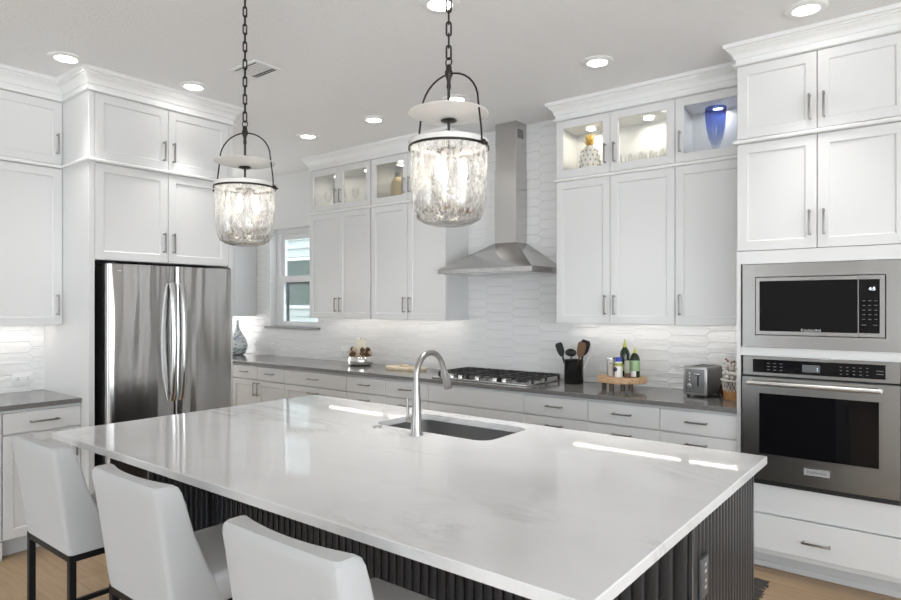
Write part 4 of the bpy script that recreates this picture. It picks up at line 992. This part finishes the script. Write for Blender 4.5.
# candle bowl with pods
cx_, cy_ = -4.55, 4.33
bw = MB().lathe([(0, 0), (.090, 0), (.118, .014), (.127, .045), (.119, .080), (.108, .090), (.104, .086), (.114, .045), (.105, .016), (0, .010)], seg=40)
tag(bw.build('silver_bowl', 'silver', loc=(cx_, cy_, CT)), 'low mirrored silver bowl of pine cones on the back counter', 'bowl')
cdl = thing('pillar_candle', 'ivory pillar candle standing among pine cones in the silver bowl', 'candle', (cx_, cy_, CT+.0105))
MB().lathe([(0, 0), (.050, 0), (.051, .002), (.051, .245), (.046, .250), (.030, .246), (0, .244)], seg=32).build('wax', 'ivory', cdl)
MB().tube([(0, 0, .242), (.002, 0, .26)], .002, 6).build('wick', 'black_plastic', cdl)
def cone_mesh(nm, m):
    mb = MB(); 
    for i in range(6):
        z = -.02+.008*i; rr_ = [.014, .021, .024, .022, .017, .009][i]
        mb.lathe([(rr_*.4, z+.006), (rr_, z+.009), (rr_*1.02, z+.004), (rr_*.5, z)], seg=9)
    mb.ball((0, 0, .003), .017, (1, 1, 1.3), 8); return mb.build(nm, m)
pc = cone_mesh('pine_cone', 'cone'); tag(pc, 'brown pine cone in the ring around the ivory candle', 'pine cone', 'pine cones in the silver bowl'); pc.location = (cx_+.088, cy_, CT+.105)
pd = cone_mesh('pale_pod', 'cone_light'); tag(pd, 'pale dried pod in the ring around the ivory candle', 'dried pod', 'dried pods in the silver bowl')
pd.location = (cx_+.088*math.cos(PI/6), cy_+.088*math.sin(PI/6), CT+.118); pd.rotation_euler = (.5, .9, 0)
for i in range(2, 12):
    a = 2*PI*i/12; src = pd if i % 3 == 1 else pc
    o = src.copy(); COL.objects.link(o); o.location = (cx_+.088*math.cos(a), cy_+.088*math.sin(a), CT+.105+.016*(i % 2)); o.rotation_euler = (random.uniform(0, 2), random.uniform(0, 2), a)
for i in range(6):
    a = 2*PI*(i+.5)/6; src = pd if i in (1, 4) else pc
    o = src.copy(); COL.objects.link(o); o.location = (cx_+.077*math.cos(a), cy_+.077*math.sin(a), CT+.152); o.rotation_euler = (random.uniform(0, 2), random.uniform(0, 2), a)
# live edge board with a small wedge
lb = MB(); 
ring = lambda k, z: [(k*(.225+.012*math.sin(2*a)+.008*math.sin(5*a))*math.cos(a), k*(.095+.008*math.sin(3*a))*math.sin(a), z) for a in [2*PI*i/44 for i in range(44)]]
lbo = thing('serving_board', 'pale live-edge wooden serving board left of the cooktop', 'board', (-3.93, 4.30, CT), .05)
MB().loft([ring(.96, 0), ring(.99, .010), ring(1, .022), ring(.985, .025)]).build('board_slab', 'boardwood', lbo)
tag(MB().box(-.045, .045, -.022, .022, 0, .018, .006, 2).build('wooden_block', 'boardwood', loc=(-3.95, 4.31, CT+.0252)), 'small wooden block lying on the serving board', 'block')
# blue grey vase
tag(MB().lathe([(0, 0), (.060, 0), (.092, .02), (.114, .075), (.116, .125), (.098, .185), (.060, .245), (.028, .300), (.018, .345), (.016, .385), (.021, .412), (.017, .412), (.012, .385), (0, .37)], seg=40).build('ceramic_vase', 'glaze', loc=(-6.66, 4.33, CT)), 'mottled blue grey teardrop vase past the refrigerator', 'vase')

# outlets
def outlet(label, loc, rz, w=.075, h=.118, nx=1):
    r = thing('wall_outlet', label, 'outlet', loc, rz)
    MB().box(-w/2, w/2, -.006, 0, -h/2, h/2, .002, 2).build('cover_plate', 'plate', r)
    for k in range(2):
        cx = 0 if h > w else (-.028+.056*k); cz = (-.028+.056*k) if h > w else 0
        f = MB().box(cx-.017, cx+.017, -.0085, -.005, cz-.017, cz+.017, .003, 2).build('socket', 'plate', r)
        s_ = MB()
        if h > w: s_.box(cx-.008, cx-.005, -.009, -.008, cz-.004, cz+.008).box(cx+.005, cx+.008, -.009, -.008, cz-.004, cz+.008).box(cx-.002, cx+.002, -.009, -.008, cz-.011, cz-.007)
        else: s_.box(cx-.004, cx+.008, -.009, -.008, cz-.009, cz-.005).box(cx-.004, cx+.008, -.009, -.008, cz+.005, cz+.009).box(cx-.011, cx-.007, -.009, -.008, cz-.002, cz+.002)
        s_.build('slots', 'slot', f)
    return r
outlet('white horizontal wall outlet on the tile above the short grey counter', (XL+.008, 1.58, 1.005), PI/2, .125, .075)
outlet('white wall outlet on the tile under the window', (-6.20, YB-.008, 1.01), 0)
outlet('white wall outlet on the tile left of the candle', (-4.965, YB-.008, 1.015), 0, .118, .118)

# rug with fringe
rg = thing('runner_rug', 'dark woven runner rug with fringe on the floor behind the island', 'rug', (-1.85, 3.36, 0))
MB().box(-1.0, 1.0, -.40, .40, .0005, .010, .003).build('rug_field', 'rug', rg)
fg = MB()
for i in range(60):
    y = -.395+.79*i/59
    for k in range(2):
        q = random.uniform(-.012, .012); q2 = random.uniform(-.012, .012); fg.tube([(.995, y, .006), (1.03, y+q*.5, .012), (1.06, y+q, .007), (1.09+random.uniform(-.01, .01), y+q+q2, .004)], .0028, 5)
fg.build('fringe', 'fringe', rg, kind='stuff')
